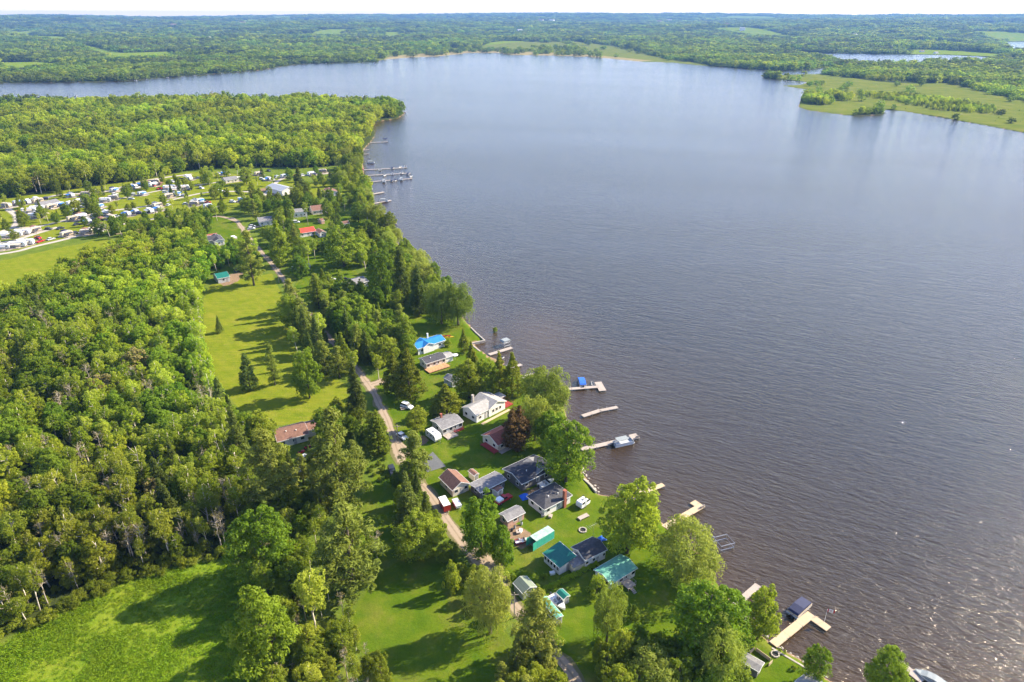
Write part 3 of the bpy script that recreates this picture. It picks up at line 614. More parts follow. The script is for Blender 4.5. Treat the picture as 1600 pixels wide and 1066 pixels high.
# ---- single trees that the photo lets one point at
SINGLE = [
 ('willow_tree', 1068, 900, 818, 112, 'large rounded yellow-green willow on the shore beside the boat lift frame'),
 ('maple_tree', 1098, 1022, 912, 128, 'broad bright green tree leaning over the shore below the big willow'),
 ('broadleaf_tree', 1183, 999, 915, 60, 'single green shore tree between two docks, left of the navy covered pontoon boat'),
 ('maple_tree', 1268, 1066, 1008, 46, 'small bright green tree on the shore lawn right of the fire pit'),
 ('maple_tree', 1376, 1082, 1016, 74, 'round green tree on the shore beside the white boat in the bottom corner'),
 ('willow_tree', 1118, 1068, 978, 92, 'pale willow above the grey-roofed cabin at the bottom edge'),
 ('broadleaf_tree', 980, 864, 746, 94, 'tall dense dark green tree on the shore behind the mint-roofed cottage'),
 ('broadleaf_tree', 1004, 842, 780, 46, 'dark green tree with a pale trunk on the shore by the long L-shaped dock'),
 ('maple_tree', 884, 752, 652, 86, 'big dense green tree on the shore beside the black-roofed house'),
 ('maple_tree', 862, 704, 642, 62, 'dense green shore tree at the back of the dark purple-leaved tree'),
 ('willow_tree', 852, 662, 572, 84, 'large pale yellow-green willow on the shore by the dock with the blue covered boat'),
 ('willow_tree', 836, 688, 618, 50, 'small pale willow with bare sticks beside the dark purple-leaved tree'),
 ('purple_maple_tree', 806, 704, 636, 58, 'dark purple-leaved maple beside the red-roofed cottage'),
 ('cedar_tree', 780, 612, 552, 26, 'slim dark cedar, left of a pair by the short dock'),
 ('cedar_tree', 800, 618, 553, 34, 'slim dark cedar, right of a pair by the short dock'),
 ('maple_tree', 758, 616, 560, 46, 'bright green tree beside the pair of cedars above the grey L-shaped house'),
 ('broadleaf_tree', 733, 622, 562, 54, 'dark green tree partly hiding the small grey shed'),
 ('cedar_tree', 737, 575, 536, 22, 'slim cedar on the lawn behind the small beach'),
 ('cedar_tree', 725, 552, 514, 18, 'narrow cedar on the lawn right of the blue-roofed house'),
 ('cedar_tree', 742, 590, 552, 24, 'cedar at the lower end of the cedar row across the beach lawn'),
 ('cedar_tree', 698, 648, 603, 50, 'round golden-green cedar clump behind the grey bungalow'),
 ('broadleaf_tree', 652, 676, 634, 40, 'pale green rounded tree beside the white camper trailer'),
 ('cedar_tree', 640, 622, 548, 50, 'large dense cedar below the blue-roofed house'),
 ('cedar_tree', 618, 612, 556, 38, 'dense cedar beside the parking spot at the bend of the gravel road'),
 ('cedar_tree', 592, 707, 650, 46, 'rounded golden-green cedar beside a utility pole at the roadside'),
 ('pine_tree', 650, 752, 676, 66, 'open grey-green pine standing between gravel road and concrete pad'),
 ('spruce_tree', 640, 828, 742, 56, 'dark conifer along the gravel road opposite the brown-roofed garage'),
 ('broadleaf_tree', 655, 872, 800, 84, 'dark dense tree overhanging the gravel road above the mown clearing'),
 ('maple_tree', 752, 868, 770, 74, 'bright yellow-green tree in front of the grey-roofed garage'),
 ('maple_tree', 786, 884, 822, 48, 'bright green tree by the bare dirt yard with the red boat'),
 ('willow_tree', 766, 990, 886, 76, 'pale yellow-green willow at the roadside by the utility pole with a lamp'),
 ('shrub', 708, 925, 872, 34, 'dark green shrub at the roadside above the pale willow'),
 ('willow_tree', 948, 1002, 912, 58, 'small pale willow on the lawn below the mint-roofed cottage'),
 ('shrub', 932, 930, 896, 36, 'dense green shrub at the corner of the mint-roofed cottage'),
 ('shrub', 990, 966, 945, 22, 'small round clipped shrub standing alone on the shore lawn'),
 ('pine_tree', 838, 1036, 926, 88, 'grey-green pine hiding half of the long mint-roofed shed'),
 ('maple_tree', 428, 1052, 924, 116, 'big bright green maple at the edge of the foreground hay field'),
 ('birch_tree', 492, 985, 884, 72, 'half-dead grey tree at the left edge of the mown clearing'),
 ('pine_tree', 552, 925, 790, 124, 'large grey-green pine overhanging the top of the mown clearing'),
 ('maple_tree', 418, 905, 794, 110, 'broad green tree between the wood and the large grey-green pine'),
 ('pine_tree', 535, 800, 640, 112, 'tall pine in front of the brown-roofed house'),
 ('pine_tree', 432, 806, 676, 104, 'tall pine at the edge of the wood below the brown-roofed house'),
 ('broadleaf_tree', 441, 724, 690, 34, 'pale green tree hiding the near corner of the brown-roofed house'),
 ('maple_tree', 515, 694, 636, 58, 'light green tree at the lane end of the brown-roofed house'),
 ('broadleaf_tree', 412, 700, 640, 46, 'leafy tree at the wood edge beside the brown-roofed house'),
 ('spruce_tree', 352, 664, 592, 40, 'dark spruce at the corner of the wood and the long lawn'),
 ('spruce_tree', 380, 742, 636, 44, 'tall dark spruce at the edge of the wood left of the brown-roofed house'),
 ('spruce_tree', 391, 608, 552, 34, 'bushy dark spruce standing on the lower part of the long lawn'),
 ('pine_tree', 430, 602, 540, 28, 'slender pale pine standing on the long lawn'),
 ('maple_tree', 484, 622, 544, 52, 'bright green maple on the lawn below the row of roadside conifers'),
 ('spruce_tree', 344, 520, 494, 15, 'small lone grey spruce on the upper part of the long lawn'),
 ('spruce_tree', 560, 656, 568, 40, 'dark conifer beside the gravel road at the end of the long lawn'),
 ('willow_tree', 716, 508, 442, 58, 'pale rounded willow at the shore point above the seawall'),
 ('willow_tree', 690, 506, 436, 50, 'pale green willow at the shore point beside the spruces'),
 ('spruce_tree', 655, 492, 418, 34, 'tall dark spruce among the trees at the shore point'),
 ('spruce_tree', 628, 474, 386, 34, 'tallest dark spruce above the grey roof hidden in trees'),
 ('maple_tree', 597, 468, 384, 48, 'dense bright green maple beside the grey roof hidden in trees'),
 ('broadleaf_tree', 538, 416, 352, 66, 'broad spreading tree with two bare trunks on the shaded lawn'),
 ('pine_tree', 397, 446, 362, 46, 'large pale pine beside the upper gravel road'),
 ('cedar_tree', 440, 416, 345, 34, 'dark conifer right of the upper gravel road'),
 ('broadleaf_tree', 386, 288, 260, 26, 'round dense green tree in the campground left of the metal-roofed hall'),
 ('spruce_tree', 470, 306, 262, 30, 'dark conifer in front of the metal-roofed hall'),
 ('spruce_tree', 140, 334, 308, 15, 'small dark conifer standing in the middle of the campground'),
 ('shrub', 774, 516, 506, 9, 'little green bush growing out of the water off the seawall'),
]
for k, bx, by, ty, w, lb in SINGLE:
    o = tpx(k, bx, by, ty, w, lb)
    if 'out of the water' in lb: o.location.z = -0.35

SIGHT = [(880, 1040, 16), (897, 1058, 16)]     # houses that show between the trees: pixel x, y, half width
FOOT = []      # footprints (x, y, radius) that wild trees keep off
def free(x, y, need, roadgap=2.6):
    for fx, fy, fr in FOOT:
        if (fx - x) ** 2 + (fy - y) ** 2 < (fr + need * 0.6) ** 2: return False
    return np.min((ROADQ[:, 0] - x) ** 2 + (ROADQ[:, 1] - y) ** 2) > (roadgap + need * 0.25) ** 2
def sample(poly, n, gap, g):
    lo, hi = poly.min(0), poly.max(0); out = []; t = 0
    while len(out) < n and t < n * 80:
        t += 1; p = lo + (hi - lo) * g.random(2)
        if not inside(poly, p[0], p[1]): continue
        if any((p[0] - q[0]) ** 2 + (p[1] - q[1]) ** 2 < gap * gap for q in out): continue
        out.append(p)
    return out

# ================================================================== BUILDINGS
M['wall_white'] = banded('white_siding', (0.74, 0.72, 0.69), (0.66, 0.64, 0.60), 0.8, 'Z', 0.6, bump=0.25, var=0.3)
M['wall_cream'] = banded('cream_siding', (0.66, 0.60, 0.48), (0.60, 0.53, 0.42), 0.8, 'Z', 0.7, bump=0.25, var=0.3)
M['wall_grey'] = banded('grey_siding', (0.46, 0.47, 0.49), (0.40, 0.41, 0.42), 0.8, 'Z', 0.7, bump=0.25, var=0.3)
M['wall_dark'] = banded('dark_siding', (0.15, 0.14, 0.13), (0.11, 0.105, 0.10), 0.8, 'Z', 0.7, bump=0.25, var=0.3)
M['wall_pink'] = plain('faded_pink_block', (0.50, 0.31, 0.24), 0.85, var=0.2, scale=2)
M['wall_green'] = banded('sage_siding', (0.30, 0.34, 0.27), (0.26, 0.29, 0.23), 0.8, 'Z', 0.7, bump=0.25)
M['roof_grey'] = plain('grey_shingles', (0.215, 0.21, 0.215), 0.9, var=0.22, scale=1.4, stain=0.35, spec=0.2)
M['roof_light'] = plain('pale_grey_shingles', (0.34, 0.33, 0.32), 0.9, var=0.2, scale=1.4, stain=0.3, spec=0.2)
M['roof_char'] = plain('charcoal_shingles', (0.068, 0.068, 0.078), 0.88, var=0.25, scale=1.5, stain=0.3, spec=0.25)
M['roof_black'] = plain('blue_black_shingles', (0.045, 0.048, 0.064), 0.85, var=0.25, scale=1.5, spec=0.3)
M['roof_brown'] = plain('brown_shingles', (0.21, 0.115, 0.085), 0.9, var=0.22, scale=1.6, stain=0.25, spec=0.2)
M['roof_red'] = plain('rusty_red_shingles', (0.29, 0.10, 0.07), 0.85, var=0.25, scale=1.6, stain=0.3, spec=0.2)
M['roof_scarlet'] = banded('scarlet_metal_roof', (0.62, 0.075, 0.04), (0.55, 0.06, 0.035), 0.35, 'X', 0.5, bump=0.3)
M['roof_teal'] = banded('teal_metal_roof', (0.012, 0.125, 0.100), (0.018, 0.155, 0.115), 0.35, 'X', 0.42, bump=0.35, var=0.2)
M['roof_mint'] = banded('mint_metal_roof', (0.16, 0.41, 0.30), (0.070, 0.24, 0.185), 0.35, 'X', 0.45, bump=0.35, var=0.2)
M['roof_blue'] = banded('bright_blue_metal_roof', (0.018, 0.155, 0.44), (0.03, 0.22, 0.56), 0.35, 'X', 0.45, bump=0.3, var=0.2)
M['roof_sage'] = banded('grey_green_metal_roof', (0.20, 0.235, 0.17), (0.17, 0.20, 0.15), 0.35, 'X', 0.55, bump=0.3)
M['roof_metal'] = banded('pale_metal_roof', (0.30, 0.32, 0.35), (0.36, 0.38, 0.41), 0.3, 'X', 0.5, bump=0.3)
M['trim'] = plain('white_trim', (0.76, 0.75, 0.72), 0.5, var=0.05)
M['glass'] = plain('window_glass', (0.03, 0.035, 0.04), 0.08, var=0.2, scale=0.6, spec=0.8)
M['door'] = plain('grey_door', (0.35, 0.34, 0.33), 0.6, var=0.1)
M['brick'] = plain('red_brick', (0.36, 0.12, 0.075), 0.9, var=0.3, scale=9)
M['wood'] = banded('weathered_planks', (0.42, 0.36, 0.31), (0.33, 0.28, 0.24), 1.3, 'X', 0.85, bump=0.3, var=0.6)
M['wood_new'] = banded('fresh_planks', (0.52, 0.38, 0.22), (0.46, 0.38, 0.28), 1.3, 'X', 0.8, bump=0.3, var=0.5)
M['wood_red'] = plain('red_stained_deck', (0.30, 0.035, 0.03), 0.8, var=0.2)
M['deck_orange'] = banded('orange_stained_deck', (0.52, 0.28, 0.14), (0.46, 0.25, 0.13), 1.3, 'X', 0.75, bump=0.3, var=0.4)
M['metal'] = plain('galvanised_metal', (0.45, 0.46, 0.47), 0.45, 0.7, var=0.1)
M['black'] = plain('black_rubber', (0.02, 0.02, 0.022), 0.85, var=0.2)
M['stone'] = plain('pale_stone', (0.42, 0.38, 0.33), 0.9, var=0.25, scale=2, bump=0.4)
WINC = {}
def window(parent, p, ax, w, h, name='window'):
    """p: centre on the wall, ax: 'y' wall facing +-y, 'x' wall facing +-x"""
    key = (round(w, 2), round(h, 2), ax)
    if key not in WINC:
        f = MB(); t = 0.09; d = 0.05
        for a0, a1, z0, z1 in ((-w / 2 - t, w / 2 + t, -h / 2 - t, -h / 2), (-w / 2 - t, w / 2 + t, h / 2, h / 2 + t), (-w / 2 - t, -w / 2, -h / 2, h / 2), (w / 2, w / 2 + t, -h / 2, h / 2)):
            f.box(a0, a1, -d, d, z0, z1) if ax == 'y' else f.box(-d, d, a0, a1, z0, z1)
        g = MB(); g.box(-w / 2, w / 2, -0.02, 0.02, -h / 2, h / 2) if ax == 'y' else g.box(-0.02, 0.02, -w / 2, w / 2, -h / 2, h / 2)
        fm = f.mesh('window'); fm.materials.append(M['trim']); gm_ = g.mesh('pane'); gm_.materials.append(M['glass']); WINC[key] = (fm, gm_)
    fm, gm_ = WINC[key]
    o = bpy.data.objects.new(name, fm); COL.objects.link(o); o.parent = parent; o.location = p
    q = bpy.data.objects.new('pane', gm_); COL.objects.link(q); q.parent = o
    return o
def frame_from(C, L, Rr, z):
    c, l, r = G(*C, z), G(*L, z), G(*Rr, z); u = r - c; v = l - c; a, b = np.linalg.norm(u), np.linalg.norm(v)
    tu = math.atan2(u[1], u[0]); tv = math.atan2(v[1], v[0]) - math.pi / 2
    d = (tv - tu + math.pi) % (2 * math.pi) - math.pi; th = tu + d * b / (a + b)
    k = abs(math.cos(d)) ** 0.5; a *= 0.5 + 0.5 * k; b *= 0.5 + 0.5 * k
    ux = np.array([math.cos(th), math.sin(th)]); vx = np.array([-ux[1], ux[0]]); ctr = c + ux * a / 2 + vx * b / 2
    return ctr, th, a, b
def wall_and_roof(root, a, b, eave, kind, pitch, wm, rm, oh, x0=0, y0=0, fascia=True, zb=0.0):
    """roof outline a x b centred at (x0, y0); walls stand oh inside it. returns ridge height"""
    tp = math.tan(R(pitch)); wa, wb = a / 2 - oh, b / 2 - oh; mb = MB(); rf = MB(); fa = MB(); T = 0.14
    def P(s, t, z, sw): return (x0 + s, y0 + t, z) if not sw else (x0 + t, y0 + s, z)
    if kind in ('gx', 'gy'):
        sw = kind == 'gy'; la, lb = (a / 2, b / 2) if not sw else (b / 2, a / 2); Wa, Wb = la - oh, lb - oh
        rz = eave + lb * tp; wz = eave + oh * tp - 0.10
        for s in (-1, 1): mb.poly([P(s * Wa, -Wb, zb, sw), P(s * Wa, Wb, zb, sw), P(s * Wa, Wb, wz, sw), P(s * Wa, 0, rz - 0.10, sw), P(s * Wa, -Wb, wz, sw)])
        for t in (-1, 1): mb.poly([P(-Wa, t * Wb, zb, sw), P(Wa, t * Wb, zb, sw), P(Wa, t * Wb, wz, sw), P(-Wa, t * Wb, wz, sw)])
        for t in (-1, 1): rf.slab([P(-la, t * lb, eave, sw), P(la, t * lb, eave, sw), P(la, 0, rz, sw), P(-la, 0, rz, sw)], T)
        for s in (-1, 1):
            for t in (-1, 1):
                fa.slab([P(s * la, t * lb, eave + 0.015, sw), P(s * (la + 0.04), t * lb, eave + 0.015, sw), P(s * (la + 0.04), 0, rz + 0.015, sw), P(s * la, 0, rz + 0.015, sw)], 0.24)
        for t in (-1, 1): fa.slab([P(-la - 0.04, t * lb, eave + 0.01, sw), P(la + 0.04, t * lb, eave + 0.01, sw), P(la + 0.04, t * (lb + 0.06), eave + 0.01, sw), P(-la - 0.04, t * (lb + 0.06), eave + 0.01, sw)], 0.2)
    elif kind == 'hip':
        m = min(a, b) / 2; rz = eave + m * tp; wz = eave + oh * tp - 0.1; ra, rb = a / 2 - m, b / 2 - m
        mb.box(x0 - wa, x0 + wa, y0 - wb, y0 + wb, zb, wz)
        e = [(-a / 2, -b / 2), (a / 2, -b / 2), (a / 2, b / 2), (-a / 2, b / 2)]; A = (x0 - ra, y0 - rb, rz); B = (x0 + ra, y0 + rb, rz)
        E = [(x0 + p, y0 + q, eave) for p, q in e]
        if a >= b:
            for top in ([E[0], E[1], B, A], [E[2], E[3], A, B], [E[1], E[2], B], [E[3], E[0], A]): rf.slab(top, T)
        else:
            for top in ([E[1], E[2], B, A], [E[3], E[0], A, B], [E[0], E[1], A], [E[2], E[3], B]): rf.slab(top, T)
        for i in range(4):
            p, q = E[i], E[(i + 1) % 4]; nx, ny = (q[1] - p[1]), -(q[0] - p[0]); L_ = math.hypot(nx, ny); nx, ny = nx / L_ * 0.06, ny / L_ * 0.06
            fa.slab([(p[0], p[1], eave + 0.01), (q[0], q[1], eave + 0.01), (q[0] + nx, q[1] + ny, eave + 0.01), (p[0] + nx, p[1] + ny, eave + 0.01)], 0.2)
    else:  # mono-pitch rising along +x
        rz = eave + a * tp
        mb.poly([(x0 - wa, y0 - wb, zb), (x0 + wa, y0 - wb, zb), (x0 + wa, y0 - wb, rz - 0.2), (x0 - wa, y0 - wb, eave - 0.05)]); mb.poly([(x0 - wa, y0 + wb, zb), (x0 + wa, y0 + wb, zb), (x0 + wa, y0 + wb, rz - 0.2), (x0 - wa, y0 + wb, eave - 0.05)])
        mb.poly([(x0 - wa, y0 - wb, zb), (x0 - wa, y0 + wb, zb), (x0 - wa, y0 + wb, eave - 0.05), (x0 - wa, y0 - wb, eave - 0.05)]); mb.poly([(x0 + wa, y0 - wb, zb), (x0 + wa, y0 + wb, zb), (x0 + wa, y0 + wb, rz - 0.2), (x0 + wa, y0 - wb, rz - 0.2)])
        rf.slab([(x0 - a / 2, y0 - b / 2, eave), (x0 + a / 2, y0 - b / 2, rz), (x0 + a / 2, y0 + b / 2, rz), (x0 - a / 2, y0 + b / 2, eave)], T)
        fa.slab([(x0 + a / 2, y0 - b / 2, rz + 0.02), (x0 + a / 2 + 0.1, y0 - b / 2, rz + 0.02), (x0 + a / 2 + 0.1, y0 + b / 2, rz + 0.02), (x0 + a / 2, y0 + b / 2, rz + 0.02)], 0.22)
        fa.slab([(x0 - a / 2 - 0.06, y0 - b / 2, eave + 0.01), (x0 - a / 2, y0 - b / 2, eave + 0.01), (x0 - a / 2, y0 + b / 2, eave + 0.01), (x0 - a / 2 - 0.06, y0 + b / 2, eave + 0.01)], 0.2)
    mb.build('wall', M[wm], root); r = rf.build('roof', M[rm], root)
    if fascia: fa.build('fascia', M['trim'], r)
    return rz, r
def house(name, label, C, L, Rr, eave=2.6, roof='gx', pitch=18, wm='wall_white', rm='roof_grey', oh=0.35, wf=None, wl=None, cat=None, vents=0, win=(1.1, 0.95), door=True, grow=(1, 1)):
    ctr, th, a, b = frame_from(C, L, Rr, LAND + eave); a *= grow[0]; b *= grow[1]
    root = empty(name, ctr[0], ctr[1], LAND - 0.03, th); tag(root, label, cat or ('shed' if 'shed' in name else 'garage' if 'garage' in name else 'house'))
    rz, rf = wall_and_roof(root, a, b, eave, roof, pitch, wm, rm, oh)
    wa, wb = a / 2 - oh, b / 2 - oh; w, h = win; zc = min(1.55, eave - h / 2 - 0.35)
    nf = int(a / 3.2) if wf is None else wf; nl = int(b / 3.4) if wl is None else wl
    for i in range(nf): window(root, (-wa + 2 * wa * (i + 0.5) / nf + (0.35 if i % 2 else -0.2), -wb - 0.01, zc), 'y', w, h); window(root, (-wa + 2 * wa * (i + 0.5) / nf, wb + 0.01, zc), 'y', w, h)
    for i in range(nl): window(root, (-wa - 0.01, -wb + 2 * wb * (i + 0.5) / nl, zc), 'x', w, h); window(root, (wa + 0.01, -wb + 2 * wb * (i + 0.5) / nl, zc), 'x', w, h)
    if door:
        d = MB(); dx = (wa * 0.12 if nf != 1 else wa * 0.55); d.box(dx - 0.45, dx + 0.45, -wb - 0.05, -wb + 0.02, 0.05, 2.02); dd = d.build('door', M['door'], root)
        kb = MB(); kb.box(dx + 0.28, dx + 0.36, -wb - 0.1, -wb - 0.05, 0.95, 1.07); kb.build('handle', M['metal'], dd)
    for i in range(vents):
        v = MB(); vx = (-0.25 + 0.5 * i) * a * 0.6; vy = -b * (0.16 + 0.06 * i); vz = eave + (b / 2 - abs(vy)) * math.tan(R(pitch)) if roof in ('gx', 'hip') else rz - 0.3
        v.tube([(vx, vy, vz - 0.2), (vx, vy, vz + 0.3)], 0.1, 8).tube([(vx, vy, vz + 0.3), (vx, vy, vz + 0.42)], [0.2, 0.14], 8); v.build('roof_vent', M['trim'], root)
    FOOT.append((ctr[0], ctr[1], max(a, b) * 0.5)); qx, qy = proj(ctr[0], ctr[1], LAND + 2); ('half buried' in label or 'shaded lawn' in label) or SIGHT.append((qx, qy, 0.5 * max(a, b) * FPX / depth(ctr[0], ctr[1])))
    if 'PRINT' in globals(): print('HOUSE %-18s %.1f x %.1f  yaw %.0f  at %.0f %.0f' % (name, a, b, math.degrees(th), ctr[0], ctr[1]), label[:30])
    root['_dim'] = (a, b); return root, a, b, rz
def deck(root, x0, x1, y0, y1, z, mat, rail=True, steps=None):
    d = MB(); d.box(x0, x1, y0, y1, z - 0.12, z); o = d.build('deck', M[mat], root)
    for px_ in (x0 + 0.1, x1 - 0.1):
        for py_ in (y0 + 0.1, y1 - 0.1):
            p = MB(); p.box(px_ - 0.06, px_ + 0.06, py_ - 0.06, py_ + 0.06, 0, z - 0.12); p.build('post', M[mat], o)
    if rail:
        for (ax, ay, bx, by) in ((x0, y0, x1, y0), (x0, y0, x0, y1), (x1, y0, x1, y1)):
            r = MB(); r.tube([(ax, ay, z + 0.95), (bx, by, z + 0.95)], 0.045, 4); n = max(2, int(math.hypot(bx - ax, by - ay) / 1.2))
            for i in range(n + 1): t = i / n; r.tube([(ax + (bx - ax) * t, ay + (by - ay) * t, z), (ax + (bx - ax) * t, ay + (by - ay) * t, z + 0.95)], 0.035, 4)
            r.build('railing', M[mat], o)
    return o
def chimney(root, x, y, z0, z1, s=0.7, mat='brick'):
    c = MB(); c.box(x - s / 2, x + s / 2, y - s / 2, y + s / 2, z0, z1).box(x - s / 2 - 0.06, x + s / 2 + 0.06, y - s / 2 - 0.06, y + s / 2 + 0.06, z1, z1 + 0.12)
    c.build('chimney', M[mat], root)

# ---- the lots, from the bottom of the photo upwards
r_, a, b, z = house('cabin', 'grey-roofed cabin half hidden by trees at the bottom edge, by the wire-fenced lawn', (1186, 1050), (1152, 1028), (1192, 1034), 2.4, 'gy', 12, 'wall_dark', 'roof_grey', wf=1, wl=1, cat='cabin')
for i, (p, q) in enumerate((((1171, 1022), (1178, 1016)), ((1181, 1017), (1203, 1033)), ((1206, 1036), (1201, 1041)))):
    A, B = G(*p), G(*q); f = MB(); f.box(-0.06, np.linalg.norm(B - A) + 0.06, -0.05, 0.05, 0, 0.85); o = f.build('low_fence', M['wood_new']); o.location = (A[0], A[1], LAND); o.rotation_euler = (0, 0, math.atan2(B[1] - A[1], B[0] - A[0]))
    tag(o, ['short pale timber rail at the left end of the small lawn enclosure', 'long pale timber rail along the lake side of the small lawn enclosure', 'short pale timber rail at the right end of the small lawn enclosure'][i], 'fence', 'timber rails by the grey-roofed cabin')
house('cabin', 'grey roof of a cabin cut off by the bottom edge under the small shore tree', (1272, 1090), (1240, 1066), (1296, 1076), 2.6, 'gx', 14, 'wall_white', 'roof_light', wf=1, wl=1, cat='cabin')
house('garden_shed', 'sage shed with grey-green ridged metal roof beside the gravel road', (817, 928), (803.6, 909.6), (837, 915), 2.3, 'gy', 26, 'wall_green', 'roof_sage', 0.2, wf=0, wl=0)
house('garden_shed', 'small white shed with teal ridged roof beside the boat on a trailer', (880.4, 937), (868.8, 925.7), (890.9, 930.7), 2.0, 'gy', 24, 'wall_white', 'roof_teal', 0.15, wf=0, wl=1, win=(0.6, 0.6))
house('long_shed', 'long narrow shed with pale mint metal roof half hidden by a pine', (869.3, 967.4), (844.2, 936.2), (880, 962), 2.1, 'gy', 16, 'wall_white', 'roof_mint', 0.15, wf=0, wl=2)
r_, a, b, z = house('cottage', 'white cottage with mottled mint-green metal roof and small back deck', (954.4, 913.3), (929.3, 889.2), (994.6, 886.2), 2.6, 'gx', 17, 'wall_white', 'roof_mint', 0.35, wf=4, wl=2, cat='cottage')
deck(r_, -a * 0.08, a * 0.2, -b / 2 - 2.2, -b / 2 + 0.35, 0.8, 'wood', True)
for i in range(4): s_ = MB(); s_.box(-a * 0.02, a * 0.08, -b / 2 - 2.5 - 0.35 * i, -b / 2 - 2.2 - 0.35 * i, 0.5 - 0.16 * i, 0.6 - 0.16 * i); s_.build('step', M['wood'], r_)
r_, a, b, z = house('cottage', 'white cottage with plain teal metal roof and row of porch windows', (874.1, 887.3), (848.5, 863.2), (900, 871), 2.7, 'shx', 7, 'wall_white', 'roof_teal', 0.3, wf=0, wl=0, cat='cottage')
for i in range(5): window(r_, (-a / 2 + 0.28, -b / 2 + 0.9 + i * (b - 1.8) / 4, 1.65), 'x', (b - 1.8) / 4 - 0.35, 1.2)
r_, a, b, z = house('house', 'white house with charcoal shingle roof joined to the teal-roofed cottage', (914.3, 876.2), (891.5, 855), (949.4, 859), 2.9, 'gx', 20, 'wall_white', 'roof_char', 0.3, wf=4, wl=0, win=(0.8, 0.8))
lt = MB(); lt.slab([(-a / 2 - 3.2, -b / 2 + 0.3, 2.05), (-a / 2 + 0.2, -b / 2 + 0.3, 2.05), (-a / 2 + 0.2, 0.6, 2.85), (-a / 2 - 3.2, 0.6, 2.85)], 0.12); lt.build('porch_roof', M['roof_grey'], r_)
lw = MB(); lw.box(-a / 2 - 3.0, -a / 2 + 0.3, -b / 2 + 0.5, 0.5, 0, 1.93); lw.build('porch', M['wall_cream'], r_)
an = MB(); an.tube([(a / 2 - 0.4, b / 2 - 0.5, 2.6), (a / 2 - 0.4, b / 2 - 0.5, 7.2)], 0.04, 5).tube([(a / 2 - 2.2, b / 2 - 0.5, 7.1), (a / 2 + 1.8, b / 2 - 0.5, 7.1)], 0.035, 4)
for i in range(7): an.tube([(a / 2 - 2.1 + 0.6 * i, b / 2 - 1.4 + 0.1 * i, 7.1), (a / 2 - 2.1 + 0.6 * i, b / 2 + 0.4 - 0.1 * i, 7.1)], 0.025, 4)
an.build('antenna', M['metal'], r_)
r_, a, b, z = house('garage', 'small pink-walled garage with dark grey roof by the dirt yard', (793, 815), (781, 802), (819.6, 799.6), 2.3, 'gx', 22, 'wall_pink', 'roof_grey', 0.25, wf=1, wl=1)
r_, a, b, z = house('house', 'white house with charcoal hip roof and tall red brick chimney', (850.5, 797), (820, 776.5), (897, 775.2), 2.7, 'hip', 22, 'wall_white', 'roof_char', 0.4, wf=3, wl=2, vents=2)
chimney(r_, a * 0.22, -b / 2 + 0.1, 0, 5.5, 0.8)
r_, a, b, z = house('garage', 'open-sided garage with grey weathered low roof between brown garage and black-roofed house', (749.3, 769.3), (733.2, 757.2), (790.9, 748.7), 2.5, 'gx', 10, 'wall_dark', 'roof_grey', 0.4, wf=3, wl=1, grow=(1, 1.15))
house('garden_shed', 'small shed with brown roof and pale double doors behind the red pickup', (776.5, 769), (767.3, 764), (787, 762.4), 1.9, 'gx', 14, 'wall_white', 'roof_brown', 0.1, wf=0, wl=0)
r_, a, b, z = house('house', 'large low house with blue-black shingle roof beside the big shore tree', (815.3, 756.7), (783.8, 733), (866, 733), 2.9, 'gx', 15, 'wall_dark', 'roof_black', 0.45, wf=3, wl=2, vents=2)
wall_and_roof(r_, 7.0, b * 0.75, 2.9, 'gy', 16, 'wall_dark', 'roof_grey', 0.3, a / 2 - 3.2, -0.4)
r_, a, b, z = house('garage', 'cream garage with brown ridged roof beside the gravel road', (706.6, 766.8), (686, 745.2), (734.2, 754.7), 2.5, 'gy', 30, 'wall_cream', 'roof_brown', 0.3, wf=2, wl=1)
house('garden_shed', 'tiny cream hut with brown roof on the lawn behind the brown-roofed garage', (740.7, 743.7), (732.7, 735.1), (747.3, 739.1), 2.2, 'gy', 22, 'wall_cream', 'roof_brown', 0.12, wf=0, wl=0)
r_, a, b, z = house('cottage', 'cream cottage with rusty red roof and dark red deck beside the purple tree', (778, 696.5), (752.4, 679.2), (808, 681), 2.6, 'gx', 24, 'wall_cream', 'roof_red', 0.35, wf=2, wl=2, cat='cottage')
deck(r_, -a / 2 - 1.6, -a / 2 + 0.4, -b / 2, b / 2 - 1.5, 0.6, 'wood_red')
deck(r_, -a / 2 + 0.3, a / 2 - 2, -b / 2 - 1.4, -b / 2 + 0.3, 0.3, 'wood', False)
r_, a, b, z = house('bungalow', 'grey-walled bungalow with weathered grey roof beside the white camper trailer', (691.2, 671.7), (673.1, 656.6), (723.8, 657.9), 2.7, 'gx', 13, 'wall_grey', 'roof_grey', 0.4, wf=4, wl=1, cat='house', win=(1.3, 1.1))
deck(r_, -a / 2 + 0.3, -a / 2 + 4.2, -b / 2 - 2.6, -b / 2 + 0.4, 0.35, 'wood', True)
deck(r_, -a / 2 + 4.3, a / 2 - 0.3, -b / 2 - 0.7, -b / 2 + 0.4, 0.35, 'wood_red', True)
chimney(r_, -0.5, b * 0.36, 2, 4.2, 0.6)
r_, a, b, z = house('house', 'large L-shaped pale grey house with mottled shingle roofs above the red-roofed cottage', (744.4, 649.6), (720.3, 637), (772, 636), 3.1, 'gx', 24, 'wall_white', 'roof_light', 0.35, wf=2, wl=2)
rz2, _ = wall_and_roof(r_, 8.2, b * 1.18, 3.1, 'gy', 22, 'wall_white', 'roof_light', 0.35, a / 2 + 1.6, 0.4)
for i in range(3): window(r_, (a / 2 - 0.2 + i * 1.6, 0.4 - b * 0.59 + 0.33, 1.7), 'y', 0.9, 1.1)
chimney(r_, a / 2 - 3.2, b / 2 - 0.6, 3, 6.1, 0.7, 'stone')
